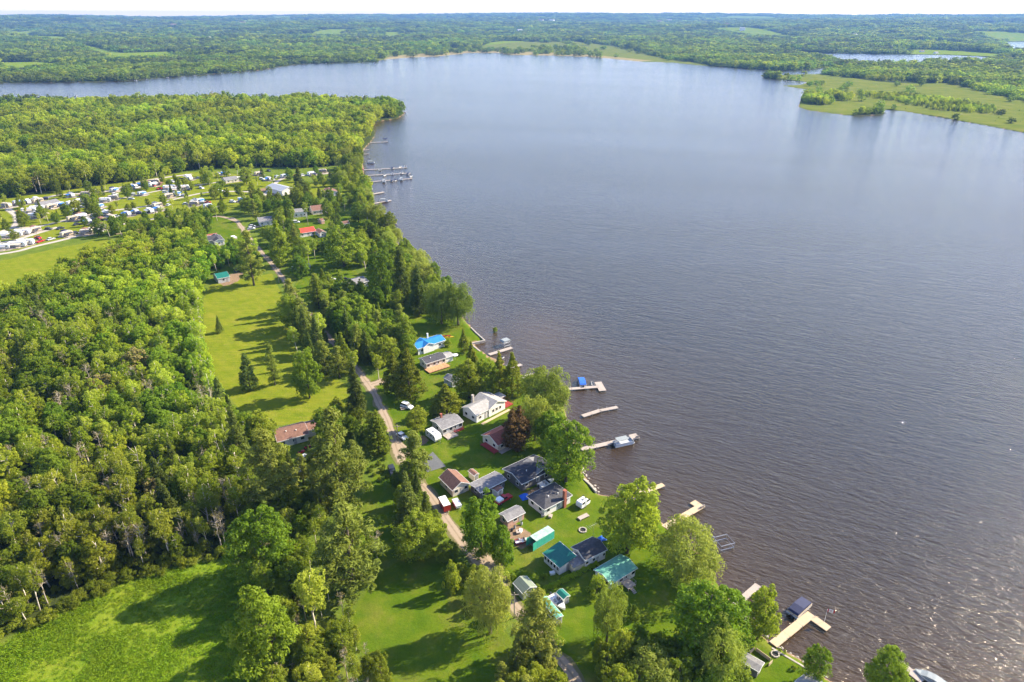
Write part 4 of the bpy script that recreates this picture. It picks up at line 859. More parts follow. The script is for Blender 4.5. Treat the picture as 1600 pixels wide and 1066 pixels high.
deck(r_, a / 2 + 5.7, a / 2 + 9.2, -b / 2, b / 2 - 1, 0.4, 'wood_red', True)
wk = MB(); wk.box(-a / 2 + 1, a / 2 + 6, -b / 2 - 1.9, -b / 2 - 0.9, 0, 0.15); wk.build('boardwalk', M['wood_new'], r_)
gz_, ga_, gb_, _ = house('gazebo', 'small pale-roofed gazebo at the lake corner of the L-shaped grey house', (779, 623), (771, 616.5), (788, 617), 2.2, 'hip', 22, 'wall_dark', 'roof_light', 0.2, wf=1, wl=1, cat='gazebo', door=False)
house('garden_shed', 'small grey shed with dark roof beside the dense dark green tree', (706.5, 597.5), (696, 588.5), (716, 590.5), 2.3, 'gy', 26, 'wall_grey', 'roof_grey', 0.15, wf=0, wl=1, win=(0.6, 0.7))
r_, a, b, z = house('bungalow', 'cream bungalow with dark grey roof and orange timber deck', (665, 568.5), (656, 560), (696, 557.4), 2.7, 'gx', 20, 'wall_cream', 'roof_char', 0.4, wf=4, wl=1, vents=1, grow=(1, 1.1))
deck(r_, -a / 2 - 0.5, a / 2 - 0.5, -b / 2 - 3.2, -b / 2 + 0.35, 0.5, 'deck_orange', True)
wall_and_roof(r_, 4.2, b * 0.8, 2.3, 'gx', 10, 'wall_white', 'roof_light', 0.3, a / 2 + 1.6, 0)
r_, a, b, z = house('house', 'white house with vivid blue metal roof and white gable trim', (652.5, 545.5), (642.5, 536), (694.5, 529.8), 2.9, 'gx', 20, 'wall_white', 'roof_blue', 0.35, wf=3, wl=1)
wall_and_roof(r_, a * 0.42, b * 1.04, 2.95, 'gy', 24, 'wall_white', 'roof_blue', 0.3, -a * 0.12, -0.35)
chimney(r_, a * 0.1, b * 0.3, 3, 5.4, 0.5, 'trim')
r_, a, b, z = house('house', 'long brown-roofed house behind the tall pines left of the gravel road', (433, 691), (421, 672), (484, 679), 2.7, 'gx', 22, 'wall_white', 'roof_brown', 0.45, wf=3, wl=1, vents=2)
wall_and_roof(r_, 4.6, b * 0.7, 2.6, 'gx', 20, 'wall_white', 'roof_brown', 0.3, a / 2 + 1.9, 0.8)
r_, a, b, z = house('house', 'dark grey cross-gabled house with white walls above the teal shed', (334, 378), (322, 370), (352, 376.5), 2.8, 'gy', 22, 'wall_white', 'roof_char', 0.35, wf=1, wl=0)
wall_and_roof(r_, a * 1.9, b * 0.62, 2.8, 'gx', 20, 'wall_white', 'roof_char', 0.35, -a * 0.72, 1.6)
wall_and_roof(r_, a * 1.3, 3.6, 3.4, 'gx', 16, 'wall_white', 'roof_red', 0.2, -a * 0.4, b / 2 + 1.2)
house('garage', 'grey garage with teal metal roof beside the long lawn', (339.6, 436), (331.7, 428.8), (359.3, 432), 2.6, 'gx', 20, 'wall_grey', 'roof_teal', 0.2, wf=1, wl=0)
house('house', 'white house with plain grey roof at the top of the gravel road', (405, 347.5), (401, 341), (430.5, 344.5), 2.7, 'gx', 18, 'wall_white', 'roof_grey', 0.3, wf=3, wl=0)
house('house', 'pale blue-white house with flat grey roof in the upper village', (459, 332), (455.5, 327), (480, 330), 3.6, 'gx', 12, 'wall_white', 'roof_grey', 0.2, wf=3, wl=1)
house('house', 'cream house with pinkish brown roof in the upper village near the shore', (488, 330), (484.5, 324.5), (511, 326.5), 2.8, 'gx', 26, 'wall_cream', 'roof_brown', 0.3, wf=3, wl=1)
r_, a, b, z = house('house', 'white house with scarlet metal roof in the upper village', (468, 365), (464, 359), (493, 360), 2.7, 'gx', 22, 'wall_white', 'roof_scarlet', 0.3, wf=3, wl=1)
house('cottage', 'small white cottage with brown roof beside the scarlet-roofed house', (499, 365), (496, 359), (508, 362), 2.6, 'gy', 24, 'wall_white', 'roof_brown', 0.25, wf=1, wl=1, cat='cottage')
house('garden_shed', 'tiny pinkish shed on the lawn above the scarlet-roofed house', (502, 345.5), (499, 342), (505.5, 344), 2.1, 'gx', 20, 'wall_pink', 'roof_brown', 0.1, wf=0, wl=0, door=False)
house('garden_shed', 'small cream hut near the shore right of the scarlet-roofed house', (537, 350), (534, 346.5), (545.5, 348), 2.3, 'gx', 20, 'wall_cream', 'roof_brown', 0.15, wf=1, wl=0)
r_, a, b, z = house('hall', 'large hall with pale ridged metal roof beside a gravel yard', (440, 299), (424, 290), (455, 293), 3.4, 'gy', 17, 'wall_white', 'roof_metal', 0.4, wf=2, wl=0, cat='building')
house('cottage', 'white cottage with brown gabled roof among the shore trees below the marina docks', (509, 302.5), (505, 297), (529, 299.5), 2.7, 'gy', 20, 'wall_white', 'roof_brown', 0.3, wf=2, wl=0, cat='cottage')
house('house', 'house with pale grey roof half buried in trees behind the shore point', (541, 450), (531, 441), (572, 437), 2.8, 'gx', 18, 'wall_grey', 'roof_grey', 0.4, wf=2, wl=1)
house('garden_shed', 'dark grey shed roof on the shaded lawn by the upper road', (462, 421), (458, 416), (484, 414), 2.3, 'gx', 16, 'wall_dark', 'roof_grey', 0.2, wf=0, wl=0)
house('cabin', 'small mobile cabin with grey roof in the campground row', (352, 282), (347, 278), (372, 279), 2.6, 'gx', 14, 'wall_cream', 'roof_grey', 0.2, wf=2, wl=0, cat='cabin')
house('cabin', 'long cabin with slate-grey roof in the back row of the campground', (66, 321), (62, 316), (90, 314), 2.4, 'gx', 14, 'wall_grey', 'roof_grey', 0.2, wf=2, wl=0, cat='cabin')
# far farms and lakeside houses
FAR = [(148, 118, 'white'), (192, 112, 'red'), (240, 112, 'white'), (275, 108, 'red'), (338, 107, 'white'), (62, 112, 'white'), (100, 100, 'white'), (395, 92, 'white'), (272, 40, 'white'), (325, 59, 'white'), (555, 59.5, 'white'), (452, 57, 'white'), (845, 33, 'white'), (862, 33, 'white'), (1030, 35, 'white'), (1045, 33, 'white'), (1440, 82, 'white'), (1462, 84, 'white'), (1202, 71, 'white'), (1335, 55, 'white'), (380, 37, 'white'), (812, 48, 'white'), (505, 92, 'red'), (1160, 45, 'white'), (1135, 39, 'white'), (505, 95.5, 'white'), (30, 126, 'white'), (365, 64, 'white')]
for i, (px, py, c) in enumerate(FAR):
    if py > 70:
        x, y = G(px, py, LAND); zz = float(ground_z(np.array([x]), np.array([y]))[0])
    else:                                     # on the rising ground: march the sight line until it meets the hills
        for rr in np.geomspace(1500, 15000, 500):
            dx = px - 800; dy = FPX * cp + (533 - py) * sp; dz = -FPX * sp + (533 - py) * cp; t = rr / math.hypot(dx, dy); x, y, zr_ = dx * t, dy * t, H + dz * t
            zz = float(hills(np.array([x]), np.array([y]))[0]) + LAND
            if zr_ < zz + 12: break
    d = math.hypot(x, y); s = 11 if py > 60 else min(40, d / 220)
    root = empty('farmhouse' if py < 60 else 'lake_house', x, y, zz - 0.2 + (6 if py < 70 else 0), random.uniform(-0.5, 0.5))
    wall_and_roof(root, s * 1.5, s, s * 0.4, 'gx', 24, 'wall_white' if c == 'white' else 'wall_pink', 'roof_light' if i % 2 else 'roof_brown', 0.2, fascia=False, zb=-8 if py < 70 else 0)
    tag(root, 'distant pale farm building among the fields and hills' if py < 60 else 'distant %s-walled house on the wooded far side of the lake' % c, 'building' if py < 60 else 'house', 'far farm buildings' if py < 60 else 'far lakeside houses, ' + c)
    FOOT.append((x, y, s * 1.2))

# ================================================================== VEHICLES, BOATS, DOCKS, YARD THINGS
def paint(name, col, rough=0.35): return plain(name, col, rough, var=0.05, spec=0.5)
M['p_white'] = paint('white_paint', (0.78, 0.78, 0.77)); M['p_red'] = paint('red_paint', (0.42, 0.02, 0.025)); M['p_silver'] = paint('silver_paint', (0.50, 0.52, 0.54)); M['p_dark'] = paint('dark_paint', (0.03, 0.035, 0.045))
M['p_tan'] = paint('tan_paint', (0.52, 0.44, 0.34)); M['p_grey'] = paint('grey_paint', (0.30, 0.31, 0.33)); M['p_blue'] = paint('blue_paint', (0.02, 0.16, 0.55)); M['p_yellow'] = paint('yellow_paint', (0.75, 0.48, 0.03)); M['p_green'] = paint('green_paint', (0.05, 0.42, 0.30))
M['cv_navy'] = plain('navy_canvas', (0.022, 0.028, 0.075), 0.75, var=0.2); M['cv_blue'] = plain('blue_canvas', (0.02, 0.13, 0.58), 0.7, var=0.15); M['cv_grey'] = plain('grey_canvas', (0.26, 0.29, 0.30), 0.75, var=0.15)
def wheel(parent, x, y, r=0.32, w=0.2):
    t = MB(); t.tube([(x, y - w / 2, r), (x, y + w / 2, r)], r, 10); o = t.build('wheel', M['black'], parent)
    h = MB(); h.tube([(x, y - w / 2 - 0.01, r), (x, y + w / 2 + 0.01, r)], r * 0.55, 8); h.build('rim', M['metal'], o)
def finish(root, px, py, yaw, label, cat, group=None, z=LAND, isxy=False):
    x, y = (px, py) if isxy else G(px, py, z); root.location = (x, y, z); root.rotation_euler = (0, 0, yaw); tag(root, label, cat, group); FOOT.append((x, y, 2.0)); return root
def travel_trailer(L=7.0, W=2.45, Hh=2.9, col='p_white', stripe='p_grey'):
    root = empty('travel_trailer', 0, 0, 0); h0 = 0.55; b = MB()
    b.profile([(-L / 2, h0), (L / 2 - 0.3, h0), (L / 2, h0 + 0.7), (L / 2 - 0.1, Hh - 0.75), (L / 2 - 0.55, Hh - 0.15), (L / 2 - 1.0, Hh), (-L / 2 + 0.3, Hh), (-L / 2, Hh - 0.3)], -W / 2, W / 2); b.build('body', M[col], root)
    s = MB(); s.box(-L / 2 + 0.1, L / 2 - 0.4, -W / 2 - 0.012, W / 2 + 0.012, h0 + 0.45, h0 + 0.68); s.build('stripe', M[stripe], root)
    for x in (-L * 0.3, L * 0.05, L * 0.3):
        for y in (-1, 1): w = MB(); w.box(x - 0.45, x + 0.45, y * W / 2 - 0.02, y * W / 2 + 0.02, 1.55, 2.2); w.build('window', M['glass'], root)
    d = MB(); d.box(-L * 0.14, -L * 0.14 + 0.7, -W / 2 - 0.03, -W / 2 + 0.02, h0 + 0.05, 2.4); d.build('door', M['p_silver'], root)
    v = MB(); v.box(-0.3, 0.4, -0.35, 0.35, Hh, Hh + 0.22); v.build('roof_vent', M['p_grey'], root); v = MB(); v.box(L * 0.22, L * 0.22 + 0.4, -0.2, 0.2, Hh, Hh + 0.1); v.build('roof_hatch', M['p_dark'], root)
    if L > 5.5:
        aw = MB(); aw.slab([(-L * 0.32, -W / 2, 2.45), (L * 0.3, -W / 2, 2.45), (L * 0.3, -W / 2 - 2.3, 2.1), (-L * 0.32, -W / 2 - 2.3, 2.1)], 0.05)
        for x in (-L * 0.3, L * 0.28): aw.tube([(x, -W / 2 - 2.25, 0), (x, -W / 2 - 2.25, 2.08)], 0.04, 5)
        aw.build('awning', M[stripe], root)
        dk = MB(); dk.box(-L * 0.34, L * 0.2, -W / 2 - 2.9, -W / 2 - 0.1, 0.02, 0.28); dk.build('deck', M['wood'], root)
    for x in (-0.9, -0.1):
        for y in (-W / 2 + 0.12, W / 2 - 0.12): wheel(root, x, y, 0.34)
    t = MB(); t.tube([(L / 2 - 0.4, 0.7, 0.5), (L / 2 + 1.1, 0, 0.5), (L / 2 - 0.4, -0.7, 0.5)], 0.05, 4).tube([(L / 2 + 1.0, 0, 0), (L / 2 + 1.0, 0, 0.9)], 0.05, 5); t.build('hitch', M['metal'], root)
    return root
def car(col='p_silver', L=4.5, suv=False, pickup=False, bed=None):
    root = empty('pickup_truck' if pickup else 'car', 0, 0, 0); W = 1.8; b = MB(); hh = 0.95 if not (suv or pickup) else 1.1
    if pickup: b.profile([(-L / 2, 0.45), (L / 2, 0.45), (L / 2, 0.85), (L / 2 - 1.2, hh), (-L / 2, hh)], -W / 2, W / 2)
    else: b.profile([(-L / 2, 0.35), (L / 2, 0.35), (L / 2, 0.7), (L / 2 - 1.1, hh), (-L / 2 + 0.25, hh), (-L / 2, 0.8)], -W / 2, W / 2)
    b.build('body', M[col], root); c = MB(); top = hh + (0.55 if not (suv or pickup) else 0.68)
    x0, x1 = (-0.6, 1.05) if pickup else (-L / 2 + (0.15 if suv else 0.6), L / 2 - 1.2)
    c.profile([(x0, hh), (x1, hh), (x1 - 0.6, top), (x0 + 0.3, top)], -W / 2 + 0.1, W / 2 - 0.1); g = c.build('cabin', M['glass'], root)
    t = MB(); t.box(x0 + 0.32, x1 - 0.62, -W / 2 + 0.12, W / 2 - 0.12, top, top + 0.05); t.build('roof', M[col], root)
    if bed: t = MB(); t.box(-L / 2 + 0.05, -0.68, -W / 2 + 0.05, W / 2 - 0.05, hh, hh + 0.55); t.build('truck_cap', M[bed], root)
    for x in (-L * 0.3, L * 0.31):
        for y in (-W / 2 + 0.08, W / 2 - 0.08): wheel(root, x, y)
    for y in (-0.6, 0.6): q = MB(); q.box(L / 2 - 0.02, L / 2 + 0.02, y - 0.2, y + 0.2, 0.6, 0.72); q.build('headlight', M['trim'], root)
    return root
def boat_hull(L, W, Hh, n=9):
    """pointed bow at +x, flat transom, hollow look left to the deck piece"""
    mb = MB(); ring = []
    for i in range(n):
        t = i / (n - 1); x = -L / 2 + L * t; w = W / 2 * (1 - max(0, (t - 0.45) / 0.55) ** 2.2) + 0.02; k = 0.12 * Hh * max(0, t - 0.5) * 2
        ring.append([(x, -w, Hh + k), (x, -w * 0.8, Hh * 0.35), (x, 0, 0.0 + 0.4 * Hh * max(0, t - 0.6) * 2), (x, w * 0.8, Hh * 0.35), (x, w, Hh + k)])
    for r in ring: mb.v += r
    for i in range(n - 1):
        for j in range(4): mb.f.append((i * 5 + j, i * 5 + j + 1, (i + 1) * 5 + j + 1, (i + 1) * 5 + j))
        mb.f.append((i * 5 + 4, i * 5, (i + 1) * 5, (i + 1) * 5 + 4)) if False else None
    mb.f.append((0, 1, 2, 3, 4)); return mb, ring
def motor_boat(L=5.2, W=2.0, col='p_white', cover=None, name='motor_boat'):
    root = empty(name, 0, 0, 0); h, ring = boat_hull(L, W, 0.85); h.build('hull', M[col], root)
    d = MB(); z = 0.62 if not cover else 0.86
    for i in range(len(ring) - 1): a, c = ring[i], ring[i + 1]; d.poly([(a[0][0], a[0][1] * 0.93, a[0][2] - (0.25 if not cover and i < 5 else 0.02)), (c[0][0], c[0][1] * 0.93, c[0][2] - (0.25 if not cover and i < 4 else 0.02)), (c[4][0], c[4][1] * 0.93, c[4][2] - (0.25 if not cover and i < 4 else 0.02)), (a[4][0], a[4][1] * 0.93, a[4][2] - (0.25 if not cover and i < 5 else 0.02))])
    d.build('deck', M['p_white'] if not cover else M[cover], root)
    if cover: c = MB(); c.profile([(-L / 2 + 0.1, 0.8), (L / 2 - 1.0, 0.85), (0.6, 1.35), (-0.8, 1.45), (-L / 2 + 0.3, 1.1)], -W / 2 + 0.25, W / 2 - 0.25); c.build('canvas_cover', M[cover], root)
    else:
        w = MB(); w.profile([(0.3, 0.8), (0.9, 0.85), (0.5, 1.25), (0.42, 1.25)], -W / 2 + 0.2, W / 2 - 0.2); w.build('windshield', M['glass'], root)
        for y in (-0.45, 0.45): s = MB(); s.box(-0.8, -0.3, y - 0.25, y + 0.25, 0.6, 0.95).box(-0.9, -0.78, y - 0.25, y + 0.25, 0.95, 1.3); s.build('seat', M['p_grey'], root)
    m = MB(); m.box(-L / 2 - 0.45, -L / 2 - 0.05, -0.2, 0.2, 0.3, 1.25); m.build('outboard_motor', M['p_dark'], root); return root
def pontoon_boat(L=7.0, W=2.6, cover='cv_navy', full=True):
    root = empty('pontoon_boat', 0, 0, 0)
    for y in (-W / 2 + 0.35, W / 2 - 0.35): t = MB(); t.tube([(-L / 2 + 0.1, y, 0.15), (L / 2 - 0.6, y, 0.15), (L / 2, y, 0.3)], [0.32, 0.32, 0.08], 8); t.build('pontoon', M['metal'], root)
    d = MB(); d.box(-L / 2, L / 2 - 0.3, -W / 2, W / 2, 0.42, 0.56); d.build('deck', M['p_silver'], root)
    for x0, x1, y0, y1 in ((-L / 2 + 0.3, L / 2 - 0.5, -W / 2, -W / 2 + 0.05), (-L / 2 + 0.3, L / 2 - 0.5, W / 2 - 0.05, W / 2), (-L / 2 + 0.3, -L / 2 + 0.35, -W / 2 + 0.06, W / 2 - 0.06), (L / 2 - 0.55, L / 2 - 0.5, -W / 2 + 0.06, W / 2 - 0.06)): f = MB(); f.box(x0, x1, y0, y1, 0.56, 1.2); f.build('fence_panel', M['p_tan'] if full else M['p_silver'], root)
    c = MB()
    if full: c.profile([(-L / 2 + 0.2, 1.15), (L / 2 - 0.45, 1.15), (L / 2 - 0.7, 1.45), (1.2, 1.65), (-0.8, 1.9), (-L / 2 + 0.6, 1.5)], -W / 2 + 0.1, W / 2 - 0.1)
    else:
        c.box(-L / 2 + 0.9, L / 2 - 2.2, -W / 2 + 0.2, W / 2 - 0.2, 2.2, 2.3)
        for x in (-L / 2 + 1.0, L / 2 - 2.3):
            for y in (-W / 2 + 0.25, W / 2 - 0.25): c.tube([(x, y, 0.5), (x, y, 2.2)], 0.035, 5)
    c.build('canvas_cover' if full else 'canopy', M[cover], root)
    m = MB(); m.box(-L / 2 - 0.5, -L / 2 - 0.05, -0.22, 0.22, 0.1, 1.2); m.build('outboard_motor', M['p_dark'], root); return root
def jet_ski(col='p_white'):
    root = empty('jet_ski', 0, 0, 0); h, _ = boat_hull(2.9, 1.1, 0.6); h.build('hull', M[col], root); s = MB(); s.profile([(-1.2, 0.55), (0.9, 0.6), (0.5, 0.85), (0.1, 0.75), (-1.1, 0.95)], -0.25, 0.25); s.build('seat', M['p_dark'], root)
    b = MB(); b.tube([(0.55, -0.4, 1.0), (0.55, 0.4, 1.0)], 0.04, 5).tube([(0.5, 0, 0.8), (0.55, 0, 1.0)], 0.05, 5); b.build('handlebar', M['black'], root); return root
def pyaw(p, q, z=LAND): a, b = G(*p, z), G(*q, z); return math.atan2(b[1] - a[1], b[0] - a[0])

# docks: pixel ends at water level
def dock(p, q, w, label, mat='wood', ends=(), z=0.55, name='dock', newstart=0.0, bench=False):
    A, B = G(*p, z), G(*q, z); L = float(np.linalg.norm(B - A)); th = math.atan2(B[1] - A[1], B[0] - A[0]); root = empty(name, A[0], A[1], 0, th); tag(root, label, 'dock')
    n = max(1, round(L / 4.5)); x0 = 0.0
    for i in range(n):
        x1 = L * (i + 1) / n; d = MB(); d.box(x0 + 0.02, x1 - 0.02, -w / 2, w / 2, z - 0.18, z); d.build('deck_section', M['wood_new'] if x0 < newstart * L else M[mat], root); x0 = x1
        for y in (-w / 2 - 0.06, w / 2 + 0.06): t = MB(); t.tube([(x1 - 0.3, y, -1.8), (x1 - 0.3, y, z + 0.5)], 0.055, 6); t.build('post', M['metal'] if mat != 'wood_new' else M['wood'], root)
    for ex in ends:      # (x offset from the end, y0, y1, width)
        d = MB(); d.box(L - ex[0], L - ex[0] + ex[3], min(ex[1], ex[2]), max(ex[1], ex[2]), z - 0.17, z + 0.006); d.build('deck_section', M[mat], root)
    if bench: b = MB(); b.box(L - 1.6, L - 0.4, -w / 2 + 0.1, -w / 2 + 0.6, z + 0.4, z + 0.46).box(L - 1.6, L - 0.4, -w / 2 + 0.06, -w / 2 + 0.12, z + 0.46, z + 0.95).box(L - 1.55, L - 1.45, -w / 2 + 0.1, -w / 2 + 0.55, z, z + 0.4).box(L - 0.55, L - 0.45, -w / 2 + 0.1, -w / 2 + 0.55, z, z + 0.4); b.build('bench', M['wood'], root)
    return root, L
dock((1208, 1007), (1268, 959), 1.9, 'L-shaped pale timber dock with yellow planks at its shore end', 'wood_new', [(1.7, -4.6, -0.95, 1.9)], newstart=0.2)
dock((1148, 946), (1185, 914), 1.6, 'short straight grey dock left of the navy covered pontoon boat', 'wood')
dock((1038, 824), (1098, 789), 1.9, 'long timber dock with a square end beside the big willow', 'wood_new', [(2.2, 0.9, 2.6, 2.2)], bench=True)
dock((1000, 771), (1037, 757), 1.6, 'short yellow timber dock reaching out from behind shore trees', 'wood_new')
dock((908, 702), (998, 682), 1.8, 'long weathered dock with the grey pontoon boat alongside', 'wood', [(2.6, -0.9, 1.9, 2.6)], bench=True)
dock((910, 650), (938, 641), 1.7, 'nearer half of the crooked dock drifting off the shore', 'wood', name='floating_dock')
dock((937, 641.5), (965, 636), 1.5, 'brown farther half of the crooked dock drifting off the shore', 'wood', name='floating_dock')
dock((872, 609), (936, 604), 1.6, 'grey T-shaped dock with the blue covered boat alongside', 'wood', [(0.8, -3.2, 3.4, 2.6)])
dock((764, 554), (800, 543), 1.8, 'grey dock with a boat lift at the small sandy beach', 'wood')
dock((792, 576), (815, 569.5), 1.7, 'short grey dock behind the pair of slim cedars', 'wood')
dock((1404, 1034), (1442, 1064), 1.6, 'pale dock in the bottom corner beside the round tree', 'wood', [(2.4, -0.9, 1.6, 2.4)])
for p, q, w, lb in [((588, 353), (620, 349), 2.0, 'straight grey dock, lowest of the docks along the upper shore'), ((584, 338.5), (604, 337.5), 1.8, 'short dock with a small blue-white boat at its end on the upper shore'), ((578, 319), (611, 313), 2.0, 'pinkish timber dock with a swim float on the upper shore'),
                    ((572, 305), (600, 300), 2.4, 'wide timber dock above the pinkish dock on the upper shore'), ((566, 265.5), (636, 262), 1.8, 'long marina dock, uppermost of three in a row'), ((568, 274.5), (642, 270.5), 1.8, 'long marina dock, middle one of three in a row'), ((566, 285), (644, 279), 1.8, 'long marina dock, lowest of three in a row'),
                    ((578, 223), (606, 221.5), 2.0, 'dock with a dark boat lift near the wooded point'), ((562, 234.8), (577, 234), 1.6, 'tiny dock under the trees above the marina docks'), ((558, 241.5), (577, 240.5), 1.6, 'tiny brown dock under the trees just above the moored boat')]:
    dock(p, q, w, lb, 'wood')
def lift(px, py, yaw, label, roofed=False, s=1.0, cov='cv_grey'):
    root = empty('boat_lift', 0, 0, 0); f = MB()
    for x in (-1.6 * s, 1.6 * s):
        for y in (-1.4 * s, 1.4 * s): p = MB(); p.tube([(x, y, -1.5), (x, y, 1.9)], 0.07, 6); p.build('post', M['metal'], root)
    for z in (0.5, 1.8):
        for y in (-1.4 * s, 1.4 * s): f.tube([(-1.6 * s, y, z), (1.6 * s, y, z)], 0.07, 5)
        for x in (-1.6 * s, 1.6 * s): f.tube([(x, -1.4 * s, z), (x, 1.4 * s, z)], 0.06, 5)
    f.build('frame', M['metal'], root)
    if roofed: c = MB(); c.profile([(-2.2 * s, 2.2), (2.2 * s, 2.2), (1.6 * s, 2.7), (-1.6 * s, 2.7)], -1.5 * s, 1.5 * s); c.build('canopy', M[cov], root)
    else: w = MB(); w.tube([(-1.6 * s, 1.5 * s, 1.6), (-1.6 * s, 1.62 * s, 1.6)], 0.45, 10); w.build('winch_wheel', M['metal'], root)
    return finish(root, px, py, yaw, label, 'boat lift', z=0.0)
lift(1130, 853, pyaw((1120, 850), (1140, 845), 0), 'empty metal boat lift frame beside the big willow', s=1.2)
lift(790, 540, pyaw((764, 554), (800, 543), 0), 'dark covered boat lift beside the grey dock at the sandy beach', True, 0.9)
lift(602, 220.5, 0.1, 'dark boat lift canopy at the end of the dock near the wooded point', True, 1.2, 'cv_navy')
pontoon_p = pontoon_boat(6.6, 2.6, 'cv_navy', True); finish(pontoon_p, 1249, 953, pyaw((1236, 966), (1264, 940), 0), 'pontoon boat under a navy canvas cover beside the L-shaped dock', 'boat', z=0.0)
pb = pontoon_boat(7.0, 2.5, 'cv_grey', False); finish(pb, 974, 694, pyaw((957, 697), (992, 689), 0), 'grey pontoon boat with flat canopy tied to the long weathered dock', 'boat', z=0.0)
bb = pontoon_boat(6.2, 2.5, 'cv_blue', True); finish(bb, 909, 600, pyaw((911, 606), (905, 588), 0), 'boat under a bright blue canvas cover at the T-shaped dock', 'boat', z=0.0)
finish(jet_ski('p_white'), 926, 601, pyaw((927, 605), (924, 594), 0), 'white jet ski between the blue covered boat and the dock head', 'jet ski', z=0.0)
finish(jet_ski('p_white'), 783, 561, 0.6, 'white jet ski moored between the sandy beach and the short grey dock', 'jet ski', z=0.0)
finish(jet_ski('p_white'), 787, 573, 0.2, 'white jet ski beside the shore end of the short grey dock', 'jet ski', z=0.0)
finish(motor_boat(5.6, 2.2, 'p_white', 'cv_grey'), 1452, 1063, pyaw((1466, 1070), (1440, 1056), 0), 'white boat with dark cover in the bottom right corner', 'boat', z=0.0)
finish(motor_boat(5.4, 2.1, 'p_white'), 854, 757, pyaw((845, 758), (866, 748)), 'white open motor boat parked on land beside the black-roofed house', 'boat')
finish(motor_boat(5.0, 2.0, 'p_white'), 872, 944, pyaw((862, 933), (878, 949)), 'white motor boat on a trailer between two mint and teal roofed sheds', 'boat')
finish(motor_boat(3.8, 1.5, 'p_red'), 816, 848, pyaw((806, 850), (826, 845)), 'small red boat lying by the doors of the green container', 'boat')
kb = MB()
for i, (c, px, py, lb) in enumerate((('p_yellow', 702, 527.5, 'yellow kayak lying on the lawn right of the blue-roofed house'), ('p_red', 697, 525.5, 'red kayak lying beside the yellow kayak'))):
    root = empty('kayak', 0, 0, 0); h, ring = boat_hull(2.0, 0.8, 0.35)
    k = MB(); n = 11; pr = []
    for j in range(n): t = j / (n - 1); w = 0.36 * math.sin(math.pi * (0.03 + 0.94 * t)) + 0.01; pr.append((-2.0 + 4.0 * t, w))
    for j in range(n - 1): (xa, wa), (xb, wb) = pr[j], pr[j + 1]; k.poly([(xa, -wa, 0.28), (xb, -wb, 0.28), (xb, 0, 0.4), (xa, 0, 0.4)]).poly([(xa, wa, 0.28), (xa, 0, 0.4), (xb, 0, 0.4), (xb, wb, 0.28)]).poly([(xa, -wa, 0.28), (xa, 0, 0), (xb, 0, 0), (xb, -wb, 0.28)]).poly([(xa, wa, 0.28), (xb, wb, 0.28), (xb, 0, 0), (xa, 0, 0)])
    k.build('hull', M[c], root); s = MB(); s.box(-0.4, 0.4, -0.22, 0.22, 0.36, 0.43); s.build('cockpit', M['p_dark'], root); finish(root, px, py, 0.12, lb, 'kayak')
# boats in the marina and along the upper shore
mb1 = motor_boat(5.5, 2.2, 'p_white'); mb2 = motor_boat(5.5, 2.2, 'p_white', 'cv_navy'); mb3 = pontoon_boat(6.5, 2.5, 'cv_grey', False)
used = set()
def put(proto, px, py, yaw, label, cat, group=None, z=0.0):
    o = proto if proto.name not in used else copy_tree(proto); used.add(proto.name); return finish(o, px, py, yaw, label, cat, group, z)
for px, py, k in [(594, 266.5, 1), (614, 263.5, 2), (625, 262, 1), (634, 260.5, 1), (601, 275, 1), (613, 273, 1), (628, 271.5, 1), (600, 284.5, 3), (613, 283.5, 2), (618, 283, 2), (627, 281.5, 3), (638, 272.5, 2), (642, 277, 1)]:
    put((mb1, mb2, mb3)[k - 1], px, py, random.choice((1.4, -1.6, 1.7)), ('open white motor boat moored at the three marina docks', 'covered dark motor boat moored at the three marina docks', 'grey pontoon boat with canopy moored at the lowest marina dock')[k - 1], 'boat', ('white boats at the marina docks', 'covered boats at the marina docks', 'pontoon boats at the marina docks')[k - 1])
put(mb3, 580, 255.5, 0.1, 'pontoon boat moored alone just above the marina docks', 'boat')
put(mb2, 604, 339.5, 0.1, 'small boat with dark cover at the short upper shore dock', 'boat'); put(mb3, 600, 315.5, 0.15, 'pale boat beside the pinkish timber dock on the upper shore', 'boat'); put(mb1, 577, 297, 0.2, 'small white boat by the shore above the wide timber dock', 'boat')
for px, py, k in [(585, 186.5, 3), (607, 184.5, 2), (104, 152, 1), (118, 151, 3), (88, 151.5, 1), (130, 152, 1), (150, 155, 3), (60, 152, 1), (160, 153, 1), (632, 176, 1)]:
    put((mb1, mb2, mb3)[k - 1], px, py, random.uniform(-0.4, 0.4), 'small boat moored below the wooded point' if px > 500 else 'small boat moored in the bay behind the wooded point', 'boat', 'boats off the wooded point' if px > 500 else 'boats in the far bay')
for px, py in [(262, 120.5), (285, 119), (305, 117.5), (325, 115.5), (345, 113.5), (358, 112.5), (372, 112), (388, 110.8), (212, 125), (230, 123.5), (475, 99.5), (510, 98.5), (566, 98), (585, 97.2)]:
    put(mb1, px, py + 1.0, random.uniform(-0.5, 0.5), 'tiny pale boat on the far shore of the bay', 'boat', 'boats along the far shore')
